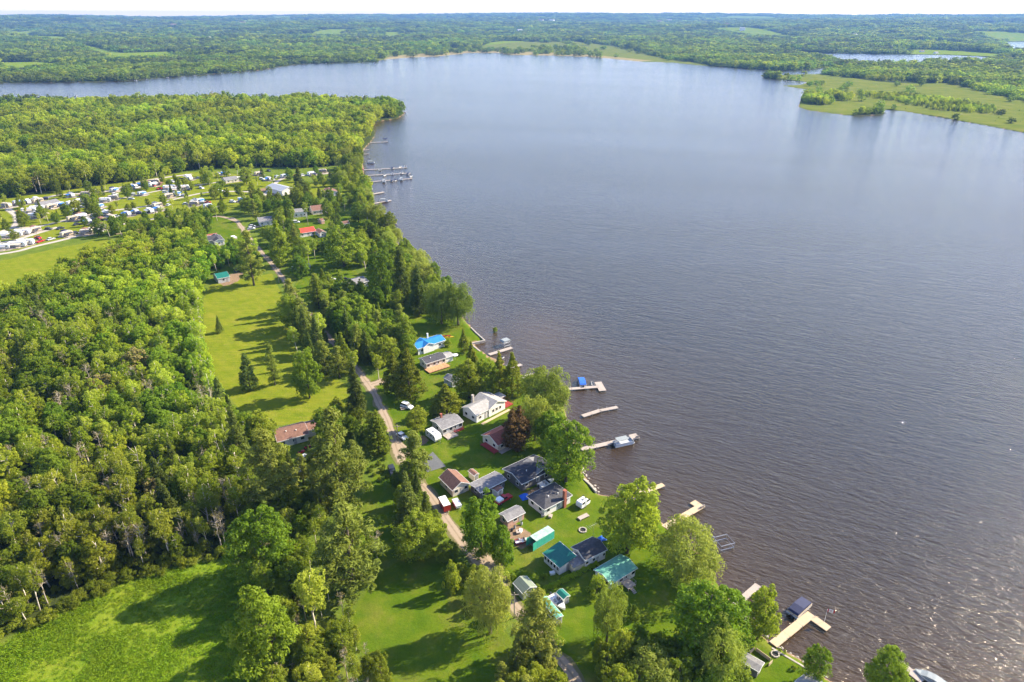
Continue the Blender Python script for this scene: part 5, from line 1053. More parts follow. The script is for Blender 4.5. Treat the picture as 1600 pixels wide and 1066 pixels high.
# road vehicles
finish(travel_trailer(5.4, 2.4, 2.8), 678, 686, pyaw((668, 675), (688, 690)), 'white camper trailer parked beside the grey bungalow', 'trailer')
finish(travel_trailer(3.6, 2.1, 2.0, 'p_white', 'p_silver'), 911, 790, pyaw((905, 795), (918, 786)), 'low white camper on the lawn right of the brick chimney', 'trailer')
finish(car('p_red', 5.2, pickup=True, bed='p_white'), 787, 783, pyaw((778, 788), (797, 777)), 'red pickup truck with white cargo cap beside the small brown-roofed shed', 'truck')
def box_trailer(L, W, Hh, col, top):
    root = empty('cargo_trailer', 0, 0, 0); b = MB(); b.box(-L / 2, L / 2, -W / 2, W / 2, 0.5, Hh); b.build('body', M[col], root); t = MB(); t.box(-L / 2 - 0.03, L / 2 + 0.03, -W / 2 - 0.03, W / 2 + 0.03, Hh, Hh + 0.06); t.build('roof', M[top], root)
    d = MB(); d.box(-L / 2 - 0.04, -L / 2, -W / 2 + 0.1, W / 2 - 0.1, 0.6, Hh - 0.1); d.build('door', M[col], root)
    for y in (-W / 2 - 0.08, W / 2 + 0.08): wheel(root, -0.2, y, 0.33, 0.16)
    h = MB(); h.tube([(L / 2, 0.4, 0.5), (L / 2 + 1.0, 0, 0.5), (L / 2, -0.4, 0.5)], 0.05, 4); h.build('hitch', M['metal'], root); return root
finish(box_trailer(4.2, 1.95, 2.4, 'p_red', 'p_white'), 695, 794, pyaw((692, 783), (702, 800)), 'red cargo trailer with white roof beside the gravel road', 'trailer')
finish(box_trailer(3.4, 1.6, 1.1, 'p_white', 'p_silver'), 714, 790, pyaw((704, 780), (714, 797)), 'low white utility trailer beside the red cargo trailer', 'trailer')
finish(car('p_silver'), 479, 717, pyaw((466, 722), (492, 712)), 'silver car parked by the brown-roofed house', 'car')
for px, py, lb in ((471, 709, 'small red all-terrain vehicle nearest the silver car'), (481, 701, 'small red all-terrain vehicle beside the brown-roofed house wall')):
    q = empty('all_terrain_vehicle', 0, 0, 0); b = MB(); b.profile([(-0.9, 0.5), (0.9, 0.5), (1.0, 0.8), (0.4, 0.95), (-0.3, 0.85), (-0.95, 0.9)], -0.42, 0.42); b.build('body', M['p_red'], q); s = MB(); s.box(-0.7, 0.1, -0.2, 0.2, 0.88, 1.05); s.build('seat', M['black'], q)
    h = MB(); h.tube([(0.45, -0.4, 1.2), (0.45, 0.4, 1.2)], 0.03, 5).tube([(0.5, 0, 0.9), (0.45, 0, 1.2)], 0.04, 5); h.build('handlebar', M['black'], q)
    for x in (-0.65, 0.65):
        for y in (-0.5, 0.5): wheel(q, x, y, 0.3, 0.24)
    finish(q, px, py, 0.8, lb, 'vehicle')
finish(car('p_white', suv=True), 636, 637, pyaw((627, 634), (645, 640)), 'white vehicle under a tree beside the gravel road', 'car')
finish(car('p_dark', suv=True), 613, 739, pyaw((610, 732), (616, 745)), 'dark car parked on the left verge of the gravel road', 'car')
finish(car('p_white', 4.3), 628, 684, pyaw((622, 682), (634, 690)), 'white car parked beside the gravel road above the open grey-green pine', 'car')
finish(car('p_dark', suv=True), 373, 424.5, 0.5, 'dark car parked by the grey garage with teal roof', 'car')
finish(car('p_silver'), 394.5, 355, 0.3, 'silver car on the drive of the plain grey-roofed house', 'car'); finish(car('p_white'), 393, 358.5, 0.25, 'white car in front of the silver car on the upper drive', 'car')
finish(box_trailer(5, 2.2, 1.6, 'p_tan', 'p_white'), 366, 374, pyaw((360, 368), (373, 377)), 'pale flat trailer beside the dark grey cross-gabled house', 'trailer')
finish(car('p_white', suv=True), 463, 348.5, 0.15, 'white car parked below the pale blue-white house', 'car'); finish(car('p_dark'), 540, 438.5, 0.3, 'dark car on the shaded lawn near the pale grey roof', 'car'); finish(car('p_silver'), 518, 438.5, 0.2, 'silver car on the shaded lawn above the roadside hedge', 'car')
# green shipping container with open doors
root = empty('shipping_container', 0, 0, 0); W, L, Hh = 2.44, 6.06, 2.6
for y in (-W / 2, W / 2 - 0.06): b = MB(); b.profile([(-L / 2 + 0.35 * i * 0.5, 0.1) for i in range(2)] + [(L / 2, 0.1), (L / 2, Hh - 0.1), (-L / 2, Hh - 0.1)], y, y + 0.06); b.build('side_panel', banded('green_corrugated_steel', (0.045, 0.36, 0.27), (0.07, 0.45, 0.36), 1.0, 'X', 0.55, bump=0.7) if y < 0 else M['p_green'], root)
b = MB(); b.box(-L / 2, L / 2, -W / 2, W / 2, 0, 0.12); b.build('floor', M['wood'], root); b = MB(); b.box(-L / 2 - 0.02, L / 2 + 0.02, -W / 2 - 0.02, W / 2 + 0.02, Hh - 0.1, Hh); b.build('roof', plain('bleached_green_steel', (0.36, 0.52, 0.44), 0.7, var=0.3, scale=1.2, stain=0.8), root)
b = MB(); b.box(L / 2 - 0.06, L / 2, -W / 2 + 0.07, W / 2 - 0.07, 0.12, Hh - 0.1); b.build('end_panel', M['p_green'], root)
for y, s in ((-W / 2, -1), (W / 2, 1)): b = MB(); b.box(-L / 2 - 1.15, -L / 2 - 0.02, y - 0.03 + s * 0.04, y + 0.03 + s * 0.04, 0.12, Hh - 0.12); b.build('door', M['p_green'], root)
finish(root, 847, 846, pyaw((834.2, 838.2), (861.3, 822.2), LAND + 2.6), 'green shipping container with bleached roof and open doors', 'container')

# campground: trailers, motorhomes and cars, each an object
rv = [travel_trailer(7.2, 2.4, 2.9, 'p_white', 'p_grey'), travel_trailer(9.0, 2.5, 3.1, 'p_white', 'p_tan'), travel_trailer(7.0, 2.5, 3.0, 'p_tan', 'p_dark'), travel_trailer(6.0, 2.4, 2.8, 'p_silver', 'p_blue')]
RVL = ['white travel trailer with grey stripe in the campground', 'large white travel trailer with tan stripe in the campground', 'tan travel trailer with dark stripe in the campground', 'small silver-grey travel trailer in the campground']
Z4 = [(60, 500, 2, 3), (150, 475, 3, 1), (240, 470, 0, 2), (320, 460, 2, 1), (245, 545, 1, 0), (305, 588, 1, 0), (430, 510, 0, 1), (600, 415, 0, 2), (600, 480, 0, 1), (640, 550, 0, 2), (610, 610, 0, 1), (745, 635, 3, 2), (815, 585, 0, 1), (930, 600, 2, 2), (1065, 570, 3, 2), (828, 505, 0, 1), (880, 455, 0, 0), (955, 370, 3, 1), (1115, 340, 0, 3), (1280, 325, 0, 1), (1225, 320, 2, 0), (1415, 350, 1, 0), (1460, 370, 1, 0), (1570, 260, 0, 2), (1255, 545, 0, 2), (1315, 500, 2, 1), (1405, 420, 0, 1), (1185, 400, 3, 1), (720, 405, 2, 0), (295, 705, 0, 1), (120, 745, 1, 0), (35, 755, 0, 0), (150, 830, 1, 0), (560, 740, 2, 1), (790, 700, 0, 1), (725, 725, 2, 0), (30, 850, 0, 0)]
Z5 = [(65, 245, 0, 2), (285, 212, 0, 0), (360, 250, 0, 1), (395, 378, 0, 0), (130, 385, 0, 1), (180, 418, 3, 1), (90, 405, 2, 0), (495, 215, 0, 1), (655, 230, 3, 1), (562, 248, 3, 2), (825, 215, 0, 1), (897, 200, 2, 0), (1005, 150, 0, 0), (1090, 190, 0, 1)]
SP = [(a / 5.333 + dx, 230 + c / 5.333 + dy, k, o) for i, (a, c, k, o) in enumerate(Z4) if i % 2 == 0 and 100 < a < 1500 for dx, dy in ((13, -3.5),)] + [(a / 5.333, 230 + c / 5.333, k, o) for a, c, k, o in Z4] + [(280 + a / 4, 220 + c / 4, k, o) for a, c, k, o in Z5]
for px, py, k, o in SP:
    k = random.choice((0, 0, 2, 3)) if k == 0 else k
    yaw = {0: 0.22, 1: 1.2, 2: -0.7, 3: -0.35}[o] + random.uniform(-0.12, 0.12); put(rv[k], px, py, yaw, RVL[k], 'trailer', ('white trailers in the campground', 'large trailers in the campground', 'tan trailers in the campground', 'silver trailers in the campground')[k], LAND)
cars = [car('p_white', suv=True), car('p_dark'), car('p_silver'), car('p_red', 5.2, pickup=True)]; CLB = ['white car parked among the campground trailers', 'dark car parked among the campground trailers', 'silver car parked among the campground trailers', 'red pickup parked among the campground trailers']
for px, py in [(100, 327), (128, 325), (50, 376), (60, 373), (80, 375), (30, 332), (160, 330), (118, 365), (205, 312), (178, 341), (236, 333), (215, 294), (250, 296), (315, 295), (345, 300), (372, 293), (425, 281), (305, 313), (95, 358), (180, 305), (270, 285), (420, 268), (540, 268), (462, 276)]:
    i = random.randrange(4); put(cars[i], px, py, random.choice((0.2, 1.2, -0.6)) + random.uniform(-0.2, 0.2), CLB[i], 'car', ('white cars in the campground', 'dark cars in the campground', 'silver cars in the campground', 'red pickups in the campground')[i], LAND)
padm = plain('camp_gravel_pad', (0.30, 0.26, 0.20), 0.95, var=0.3, scale=0.5, stain=0.4); tents = {}
for n_, (px, py, k, o) in enumerate(SP):
    x, y = G(px, py); an0 = random.uniform(0, 6.28); q = MB(); q.prism([(x + (5.2 + random.uniform(-1, 1)) * math.cos(t), y + (4.6 + random.uniform(-1, 1)) * math.sin(t)) for t in np.linspace(0, 6.283, 10, endpoint=False)], LAND - 0.3, LAND + 0.016 + 0.0004 * n_)
    tag(q.build('gravel_pad', padm), kind='structure')
    i = random.choice((0, 1, 1, 2, 2, 3)); dx, dy = random.choice(((6.5, -3), (-6.5, 2.5), (5.5, 4.5), (-5.5, -4)))
    if n_ % 3 != 2:
        oo = copy_tree(cars[i]); oo.location = (x + dx, y + dy, LAND); oo.rotation_euler = (0, 0, random.uniform(-1, 1.6)); tag(oo, CLB[i], 'car', ('white cars in the campground', 'dark cars in the campground', 'silver cars in the campground', 'red pickups in the campground')[i])
    if n_ % 2 == 0:
        c = random.choice(('cv_navy', 'p_tan', 'cv_grey', 'roof_brown'))
        if c not in tents:
            r = empty('canopy_tent', 0, 0, 0); t = MB(); w = 1.7
            for sx, sy in ((1, 1), (1, -1), (-1, -1), (-1, 1)): p_ = MB(); p_.tube([(sx * w * 0.95, sy * w * 0.95, 0), (sx * w * 0.95, sy * w * 0.95, 2.1)], 0.05, 5); p_.build('post', M['metal'], r)
            E = [(w, w, 2.1), (-w, w, 2.1), (-w, -w, 2.1), (w, -w, 2.1)]
            for e in range(4): t.poly([E[e], E[(e + 1) % 4], (0, 0, 2.9)])
            t.build('canopy', M[c], r); wl_ = MB(); wl_.box(-w * 0.94, w * 0.94, w * 0.9, w * 0.94, 0, 2.05); wl_.build('side_wall', M[c], r); tents[c] = r; oo = r
        else: oo = copy_tree(tents[c])
        oo.location = (x - dx * 0.75, y + dy * 1.1, LAND); oo.rotation_euler = (0, 0, random.uniform(0, 1.5)); cn = {'cv_navy': 'navy', 'p_tan': 'tan', 'cv_grey': 'grey', 'roof_brown': 'brown'}[c]
        tag(oo, cn + ' canopy tent pitched beside a campground trailer', 'tent', cn + ' canopy tents in the campground')
# yard furniture and other small things
def picnic(px, py, yaw, label):
    r = empty('picnic_table', 0, 0, 0); t = MB(); t.box(-0.95, 0.95, -0.38, 0.38, 0.7, 0.76); t.build('tabletop', M['wood'], r)
    for y in (-0.75, 0.75): s = MB(); s.box(-0.95, 0.95, y - 0.14, y + 0.14, 0.42, 0.47); s.build('seat', M['wood'], r)
    for x in (-0.7, 0.7): l = MB(); l.tube([(x, -0.75, 0), (x, -0.2, 0.7)], 0.05, 4).tube([(x, 0.75, 0), (x, 0.2, 0.7)], 0.05, 4); l.build('leg', M['wood'], r)
    return finish(r, px, py, yaw, label, 'table')
pl = MB(); pl.box(-1.25, 1.25, -0.6, 0.6, 0.35, 0.45).box(-1.2, -1.0, -0.55, 0.55, 0, 0.35).box(1.0, 1.2, -0.55, 0.55, 0, 0.35); o = pl.build('bench', M['wood']); o.scale = (1.25, 1.1, 1); finish(o, 911.5, 809, pyaw((903, 812), (920, 804)), 'low wide timber bench on the lawn below the low white camper', 'bench')
def fire_pit(px, py, rad, label):
    r = empty('fire_pit', 0, 0, 0); a = MB(); a.tube([(0, 0, 0.01), (0, 0, 0.05)], rad * 0.7, 12); a.build('ash_bed', M['black'], r)
    for i in range(9): an_ = i / 9 * 6.283; s = MB(); s.box(-rad * 0.3, rad * 0.3, -rad * 0.16, rad * 0.16, 0, 0.3); q = s.build('stone', M['stone'], r); q.location = (rad * math.cos(an_), rad * math.sin(an_), 0); q.rotation_euler = (0, 0, an_ + 1.57 + random.uniform(-0.2, 0.2))
    return finish(r, px, py, 0, label, 'fire pit')
fire_pit(910.5, 829, 0.9, 'ring of stones round a fire pit on the lawn above the charcoal-roofed house'); fire_pit(1211, 1023, 0.75, 'dark round fire pit with a pale stone rim on the lawn by the L-shaped dock')
picnic(630, 639.5, 0.4, 'weathered picnic table near the white vehicle under the tree'); picnic(828, 631, 0.3, 'pale picnic table on the lawn beside the large pale willow'); picnic(872, 891, -0.5, 'picnic table in front of the teal-roofed cottage porch')
def utility_pole(bx, by, ty, label, lamp=False):
    x, y = G(bx, by); h = height_from_top(x, y, ty); r = empty('utility_pole', x, y, LAND); p = MB(); p.tube([(0, 0, -0.3), (0, 0, h)], [0.16, 0.11], 8); p.build('pole', M['bark_dead'], r)
    c = MB(); c.box(-1.0, 1.0, -0.06, 0.06, h - 0.7, h - 0.56); ca = c.build('crossarm', M['bark_dead'], r)
    for q in (-0.9, 0.0, 0.9): i = MB(); i.tube([(q, 0, h - 0.56), (q, 0, h - 0.36)], 0.05, 6); i.build('insulator', M['p_grey'], ca)
    if lamp: l = MB(); l.tube([(0, 0, h - 3.2), (-0.9, -0.4, h - 2.9), (-1.3, -0.6, h - 3.0)], 0.04, 5); a = l.build('lamp_arm', M['metal'], r); l = MB(); l.tube([(-1.3, -0.6, h - 3.25), (-1.3, -0.6, h - 3.0)], [0.24, 0.14], 8); l.build('lamp_head', M['trim'], a)
    tag(r, label, 'utility pole'); return r
utility_pole(803.6, 966, 926, 'weathered utility pole with a lamp beside the sage shed', True); utility_pole(587, 702, 672, 'utility pole beside the rounded golden-green roadside cedar'); utility_pole(622, 688, 664, 'leaning-looking pale utility pole by the gravel road near the white car'); utility_pole(481.5, 352, 337, 'thin pale utility pole above the scarlet-roofed house'); utility_pole(436, 442, 418, 'pale utility pole beside the upper gravel road')
def flag(px, py, z0, h, label, col):
    x, y = G(px, py, z0); r = empty('flagpole', x, y, z0); p = MB(); p.tube([(0, 0, 0), (0, 0, h)], 0.04, 6); p.build('pole', M['trim'], r); n = 8; f = MB()
    bands = ((0, 0.25), (0.25, 0.75), (0.75, 1.0))
    for k, (u0, u1) in enumerate(bands):
        q = MB()
        for i in range(4):
            a, b2 = u0 + (u1 - u0) * i / 4, u0 + (u1 - u0) * (i + 1) / 4; wa, wb = 0.16 * math.sin(a * 6), 0.16 * math.sin(b2 * 6)
            q.slab([(0.05 + 1.7 * a, wa, h - 0.15 * a), (0.05 + 1.7 * b2, wb, h - 0.15 * b2), (0.05 + 1.7 * b2, wb + 0.02, h - 0.95 - 0.15 * b2), (0.05 + 1.7 * a, wa + 0.02, h - 0.95 - 0.15 * a)], 0.012)
        q.build('flag_band', M['p_red'] if k != 1 else M['trim'], r)
    if True:
        lf = MB(); pts = [(0, .28), (.05, .15), (.12, .2), (.1, .05), (.2, .08), (.16, 0), (.2, -.06), (.05, -.12), (.05, -.2), (0, -.14)]; pts += [(-p_[0], p_[1]) for p_ in pts[::-1][1:-1]]
        lf.poly([(0.9 + p_[0], 0.16 * math.sin(0.5 * 6) - 0.03, h - 0.55 + p_[1]) for p_ in pts]); lf.build('maple_leaf', M['p_red'], r)
    tag(r, label, 'flag'); return r
flag(1288, 971, 0.55, 3.6, 'red and white flag with leaf on a pole at the end of the L-shaped dock', 0); flag(841, 588, LAND, 3.8, 'red and white flag on a pole at the shore by the large pale willow', 0)
# seawall and shore stones
def seawall(pts, label, w=0.5, z1=LAND + 0.12, mat='stone'):
    root = empty('seawall', *G(*pts[0], LAND), 0.0); tag(root, label, 'seawall'); o0 = np.array(G(*pts[0], LAND))
    for p, q in zip(pts[:-1], pts[1:]):
        A, B = G(*p, LAND) - o0, G(*q, LAND) - o0; L = float(np.linalg.norm(B - A)); n = max(1, int(L / 1.6)); th = math.atan2(B[1] - A[1], B[0] - A[0])
        for i in range(n): s = MB(); s.box(-L / n / 2 + 0.015, L / n / 2 - 0.015, -w / 2, w / 2, -1.2, z1 + random.uniform(-0.05, 0.05)); m_ = A + (B - A) * (i + 0.5) / n; c = s.build('stone', M[mat], root); c.location = (m_[0], m_[1], 0); c.rotation_euler = (0, 0, th + random.uniform(-0.03, 0.03))
seawall([(736, 512), (744, 520), (757.5, 532), (736, 536.5)], 'pale stone seawall round the square corner of the lawn'); seawall([(736, 537), (741, 542), (750, 549)], 'low stone edge at the head of the small sandy beach'); seawall([(1206, 1012), (1226, 1024), (1246, 1036), (1262, 1046)], 'low timber-and-stone edge of the lawn by the L-shaped dock', 0.4, LAND + 0.05); seawall([(912, 748), (922, 757), (932, 768)], 'pale stone edge of the shore lawn below the big dense tree', 0.6); seawall([(814, 592), (822, 588), (832, 584)], 'pale stone blocks on the shore under the large pale willow', 0.8, LAND + 0.3)
rockm = []
for i in range(4):
    g = np.random.default_rng(50 + i); s = MB(); n = 7
    base = [(math.cos(a) * g.uniform(0.7, 1.1), math.sin(a) * g.uniform(0.6, 1.0)) for a in np.linspace(0, 6.283, n, endpoint=False)]; i0 = len(s.v)
    for z, k in ((-0.4, 1.0), (0.15, 0.95), (0.45, 0.5)): s.v += [(x * k + g.normal() * 0.06, y * k + g.normal() * 0.06, z + g.normal() * 0.04) for x, y in base]
    for l_ in range(2):
        for j in range(n): s.f.append((l_ * n + j, l_ * n + (j + 1) % n, (l_ + 1) * n + (j + 1) % n, (l_ + 1) * n + j))
    s.f.append(tuple(range(2 * n, 3 * n))); me = s.mesh('rock'); me.materials.append(M['stone']); rockm.append(me)
for i in range(70):
    t = random.random(); k = random.choice(((1206, 1006, 1262, 1040), (1232, 1020, 1300, 1066), (1160, 962, 1206, 1006), (918, 752, 935, 772), (905, 730, 918, 752), (838, 584, 862, 598)))
    x, y = G(k[0] + (k[2] - k[0]) * t + random.uniform(-2, 5), k[1] + (k[3] - k[1]) * t + random.uniform(-5, 2), 0.2)
    o = bpy.data.objects.new('shore_rock', rockm[i % 4]); COL.objects.link(o); o.location = (x, y, 0.05); s = random.uniform(0.2, 0.55); o.scale = (s, s * random.uniform(0.7, 1.2), s * 0.8); o.rotation_euler = (0, 0, random.uniform(0, 6.28))
    tag(o, 'small pale rock at the water edge of the lots', 'rock', 'loose rocks along the shore')
# junk in the dirt yard, tarps, parasol
for px, py, kind, col, lb in [(804, 826, 'barrel', 'p_grey', 'grey barrel in the dirt yard by the pink-walled garage'), (813, 831, 'crate', 'p_white', 'white crate in the dirt yard nearest the green container'), (809, 833, 'crate', 'wood', 'wooden crate in the dirt yard beside the white crate'), (815, 820, 'barrel', 'p_silver', 'silver barrel by the wall of the pink-walled garage'), (800, 830, 'barrel', 'p_dark', 'dark barrel at the left of the dirt yard'), (848, 806, 'crate', 'wood', 'timber step box at the corner of the hip-roofed house'), (860, 808, 'crate', 'wood', 'pale timber step box under the wall of the hip-roofed house'), (863, 897, 'crate', 'p_white', 'white bin beside the teal-roofed cottage porch')]:
    r = empty(kind, 0, 0, 0); b = MB()
    if kind == 'barrel': b.tube([(0, 0, 0), (0, 0, 0.3), (0, 0, 0.6), (0, 0, 0.9)], [0.27, 0.31, 0.31, 0.27], 10); b.build('drum', M[col], r); t = MB(); t.tube([(0, 0, 0.9), (0, 0, 0.94)], 0.25, 10); t.build('lid', M['p_dark'], r)
    else: b.box(-0.6, 0.6, -0.4, 0.4, 0.0, 0.55); b.build('box', M[col], r); t = MB(); t.box(-0.63, 0.63, -0.43, 0.43, 0.55, 0.62); t.build('lid', M[col], r)
    finish(r, px, py, random.uniform(0, 3), lb, kind)
def tarp(px, py, w, col, lb, yaw=0.4):
    g = np.random.default_rng(int(px)); n = 7; V = []; F = []
    for i in range(n):
        for j in range(n): u, v = i / (n - 1) - 0.5, j / (n - 1) - 0.5; V.append((u * w, v * w, (0.9 * (1 - (2 * u) ** 2) * (1 - (2 * v) ** 2)) ** 0.7 * w * 0.4 + 0.03 + g.random() * 0.08))
    for i in range(n - 1):
        for j in range(n - 1): a = i * n + j; F.append((a, a + n, a + n + 1, a + 1))
    me = quads_mesh('tarp', V, F, True); o = link('tarp', me, None, [M[col]]); finish(o, px, py, yaw, lb, 'tarp')
tarp(820, 777, 2.6, 'cv_blue', 'blue tarp over a heap between the red pickup and the hip-roofed house'); tarp(941, 842, 1.8, 'cv_blue', 'bright blue tarp behind the charcoal-roofed house'); tarp(467, 735, 2.4, 'p_silver', 'pale blue-grey tarp below the silver car'); tarp(465, 362, 1.6, 'p_yellow', 'small yellow tarp left of the scarlet-roofed house')
r = empty('parasol', 0, 0, 0); p = MB(); p.tube([(0, 0, 0), (0, 0, 2.3)], 0.04, 6); p.build('pole', M['trim'], r); c = MB(); ring = [(1.3 * math.cos(k * math.pi / 4), 1.3 * math.sin(k * math.pi / 4), 2.05) for k in range(8)]
for k in range(8): c.poly([ring[k], ring[(k + 1) % 8], (0, 0, 2.55)])
c.build('canopy', M['p_white'], r); finish(r, 711, 562, 0, 'white parasol on the lawn beside the cream bungalow', 'parasol')

# ================================================================== WOODS
g = np.random.default_rng(77)
def pick(mix):
    r = g.random(); s = 0
    for k, w in mix:
        s += w
        if r < s: return k
    return mix[-1][0]
LBL = {'bare_birch_tree': 'tall bare-stemmed birch', 'poplar_tree': 'tall green poplar', 'broadleaf_tree': 'leafy green tree', 'maple_tree': 'bright green leafy tree', 'birch_tree': 'pale-trunked birch', 'pine_tree': 'grey-green pine', 'spruce_tree': 'dark spruce', 'cedar_tree': 'golden-green cedar', 'dead_tree': 'bare grey dead tree', 'shrub': 'green shrub', 'bright_shrub': 'yellow-green shrub', 'willow_tree': 'pale willow', 'brown_tree': 'dry brown-leaved tree'}
ASP = {'bare_birch_tree': 0.2, 'poplar_tree': 0.27, 'broadleaf_tree': 0.36, 'maple_tree': 0.40, 'birch_tree': 0.24, 'pine_tree': 0.30, 'spruce_tree': 0.20, 'cedar_tree': 0.22, 'dead_tree': 0.2, 'shrub': 0.62, 'bright_shrub': 0.62, 'willow_tree': 0.5, 'brown_tree': 0.3}
def fill(poly, n, gap, hr, mix, where, group):
    P = GP(poly) if not isinstance(poly, np.ndarray) else poly
    for p in sample(P, n, gap, g):
        k = pick(mix); h = g.uniform(*hr) * (0.22 if 'shrub' in k else 1.0); rad = h * ASP[k] * g.uniform(0.85, 1.2)
        if not free(p[0], p[1], min(rad, 3.0)) or shore_sd(np.array([p[0]]), np.array([p[1]]))[0] < 0.8: continue
        bx, by = proj(p[0], p[1], LAND); tx_, ty_ = proj(p[0], p[1], LAND + h); wp = rad * FPX / depth(p[0], p[1])
        if any(by > q[1] and ty_ < q[1] + 3 and abs(tx_ - q[0]) < q[2] * 0.6 + wp * 0.4 for q in SIGHT) and g.random() < 0.93: continue
        if any((p[0] - q[0]) ** 2 + (p[1] - q[1]) ** 2 < (0.5 * (q[2] + rad)) ** 2 * 0.5 for q in TREES[:len(SINGLE)]): continue
        tree(k, p[0], p[1], h, rad, LBL[k] + ' ' + where, group + ', ' + LBL[k])
ROW = [('spruce_tree', .3), ('pine_tree', .3), ('cedar_tree', .2), ('birch_tree', .1), ('broadleaf_tree', .1)]
fill([(446, 452), (466, 452), (500, 492), (530, 522), (588, 575), (596, 596), (570, 596), (545, 598), (515, 600), (490, 575), (466, 555), (456, 520)], 52, 3.6, (10, 17), ROW, 'in the row between gravel road and long lawn', 'trees along the long lawn')
fill([(486, 470), (540, 480), (590, 512), (640, 520), (640, 560), (606, 580), (580, 575), (540, 535)], 46, 3.6, (9, 15), [('broadleaf_tree', .45), ('cedar_tree', .14), ('pine_tree', .1), ('birch_tree', .16), ('maple_tree', .15)], 'in the clump between gravel road and blue-roofed house', 'trees above the road bend')
fill([(500, 440), (560, 460), (620, 470), (640, 488), (560, 492), (500, 470)], 16, 4.0, (8, 12), [('broadleaf_tree', .6), ('cedar_tree', .2), ('maple_tree', .2)], 'round the pale grey roof behind the shore point', 'trees behind the shore point')
fill([(640, 400), (672, 434), (704, 470), (726, 500), (735, 514), (716, 516), (668, 506), (640, 470), (604, 430), (590, 395)], 36, 4.0, (9, 14), [('broadleaf_tree', .55), ('willow_tree', .3), ('maple_tree', .15)], 'on the shore point above the seawall', 'trees on the shore point')
fill([(540, 250), (563, 244), (569, 280), (577, 316), (596, 352), (613, 374), (640, 402), (620, 420), (570, 375), (548, 330), (530, 285)], 70, 4.4, (9, 15), [('broadleaf_tree', .6), ('maple_tree', .2), ('birch_tree', .1), ('willow_tree', .1)], 'along the upper shore by the small docks', 'trees along the upper shore')
fill([(380, 325), (450, 305), (500, 308), (540, 310), (545, 330), (520, 345), (560, 370), (590, 410), (600, 450), (560, 420), (500, 400), (480, 440), (450, 430), (430, 400), (405, 372)], 130, 4.2, (8, 14), [('broadleaf_tree', .4), ('maple_tree', .25), ('pine_tree', .10), ('cedar_tree', .08), ('birch_tree', .17)], 'between the houses of the upper village', 'trees in the upper village')
fill([(-20, 310), (100, 300), (300, 275), (420, 275), (555, 262), (555, 285), (440, 315), (380, 335), (300, 345), (160, 352), (40, 375), (-20, 395)], 135, 5.6, (6, 11), [('broadleaf_tree', .45), ('birch_tree', .15), ('maple_tree', .2), ('birch_tree', .1), ('spruce_tree', .1)], 'standing among the campground trailers', 'trees in the campground')
fill([(150, 368), (215, 358), (300, 342), (345, 345), (330, 362), (305, 380), (340, 395), (400, 400), (405, 420), (330, 426), (315, 440), (290, 385), (200, 375)], 84, 4.2, (7, 12), [('broadleaf_tree', .35), ('maple_tree', .35), ('birch_tree', .3)], 'in the thicket between campground and long lawn', 'trees below the campground')
fill([(385, 800), (480, 805), (600, 880), (560, 930), (530, 970), (480, 990), (400, 930)], 44, 2.8, (6, 11), [('broadleaf_tree', .5), ('dead_tree', .12), ('maple_tree', .2), ('birch_tree', .18)], 'in the thicket left of the mown clearing', 'trees left of the mown clearing')
fill([(395, 950), (480, 950), (545, 970), (590, 1060), (620, 1110), (420, 1110)], 64, 2.4, (5, 10), [('broadleaf_tree', .45), ('dead_tree', .12), ('birch_tree', .28), ('shrub', .15)], 'in the bottom thicket between hay field and mown clearing', 'trees in the bottom thicket')
fill([(810, 1010), (870, 1060), (870, 1110), (780, 1110), (790, 1040)], 12, 3.0, (6, 10), [('broadleaf_tree', .7), ('pine_tree', .3)], 'left of the gravel road at the bottom edge', 'trees at the bottom edge left of the road')
fill([(925, 1035), (990, 1020), (1060, 1015), (1130, 1020), (1160, 1050), (1170, 1110), (940, 1110)], 26, 3.4, (6, 11), [('broadleaf_tree', .6), ('maple_tree', .3), ('willow_tree', .1)], 'right of the gravel road at the bottom edge', 'trees at the bottom edge right of the road')
fill([(480, 730), (520, 700), (556, 700), (562, 740), (556, 790), (540, 815), (500, 820), (470, 800), (440, 760)], 30, 3.6, (6, 12), [('broadleaf_tree', .4), ('pine_tree', .3), ('spruce_tree', .15), ('shrub', .15)], 'in the clump below the brown-roofed house', 'trees below the brown-roofed house')
fill([(622, 762), (642, 762), (690, 850), (700, 880), (660, 878), (632, 855), (626, 800)], 18, 3.0, (6, 11), [('broadleaf_tree', .5), ('spruce_tree', .3), ('shrub', .2)], 'in the dark clump left of the gravel road', 'trees overhanging the gravel road')
fill([(700, 870), (735, 880), (790, 950), (800, 1000), (770, 1000), (715, 930)], 14, 2.4, (4, 7), [('broadleaf_tree', .5), ('shrub', .5)], 'in the hedge between mown clearing and gravel road', 'hedge trees by the gravel road')
fill([(520, 650), (580, 660), (600, 715), (560, 720), (530, 690)], 9, 3.0, (6, 9), [('maple_tree', .4), ('willow_tree', .2), ('broadleaf_tree', .4)], 'beside the brown-roofed house near the gravel road', 'trees right of the brown-roofed house')
fill([(570, 735), (600, 715), (612, 740), (596, 758)], 10, 1.8, (5, 8), [('shrub', 1.0)], 'on the left verge of the gravel road by the dark car', 'verge shrubs')
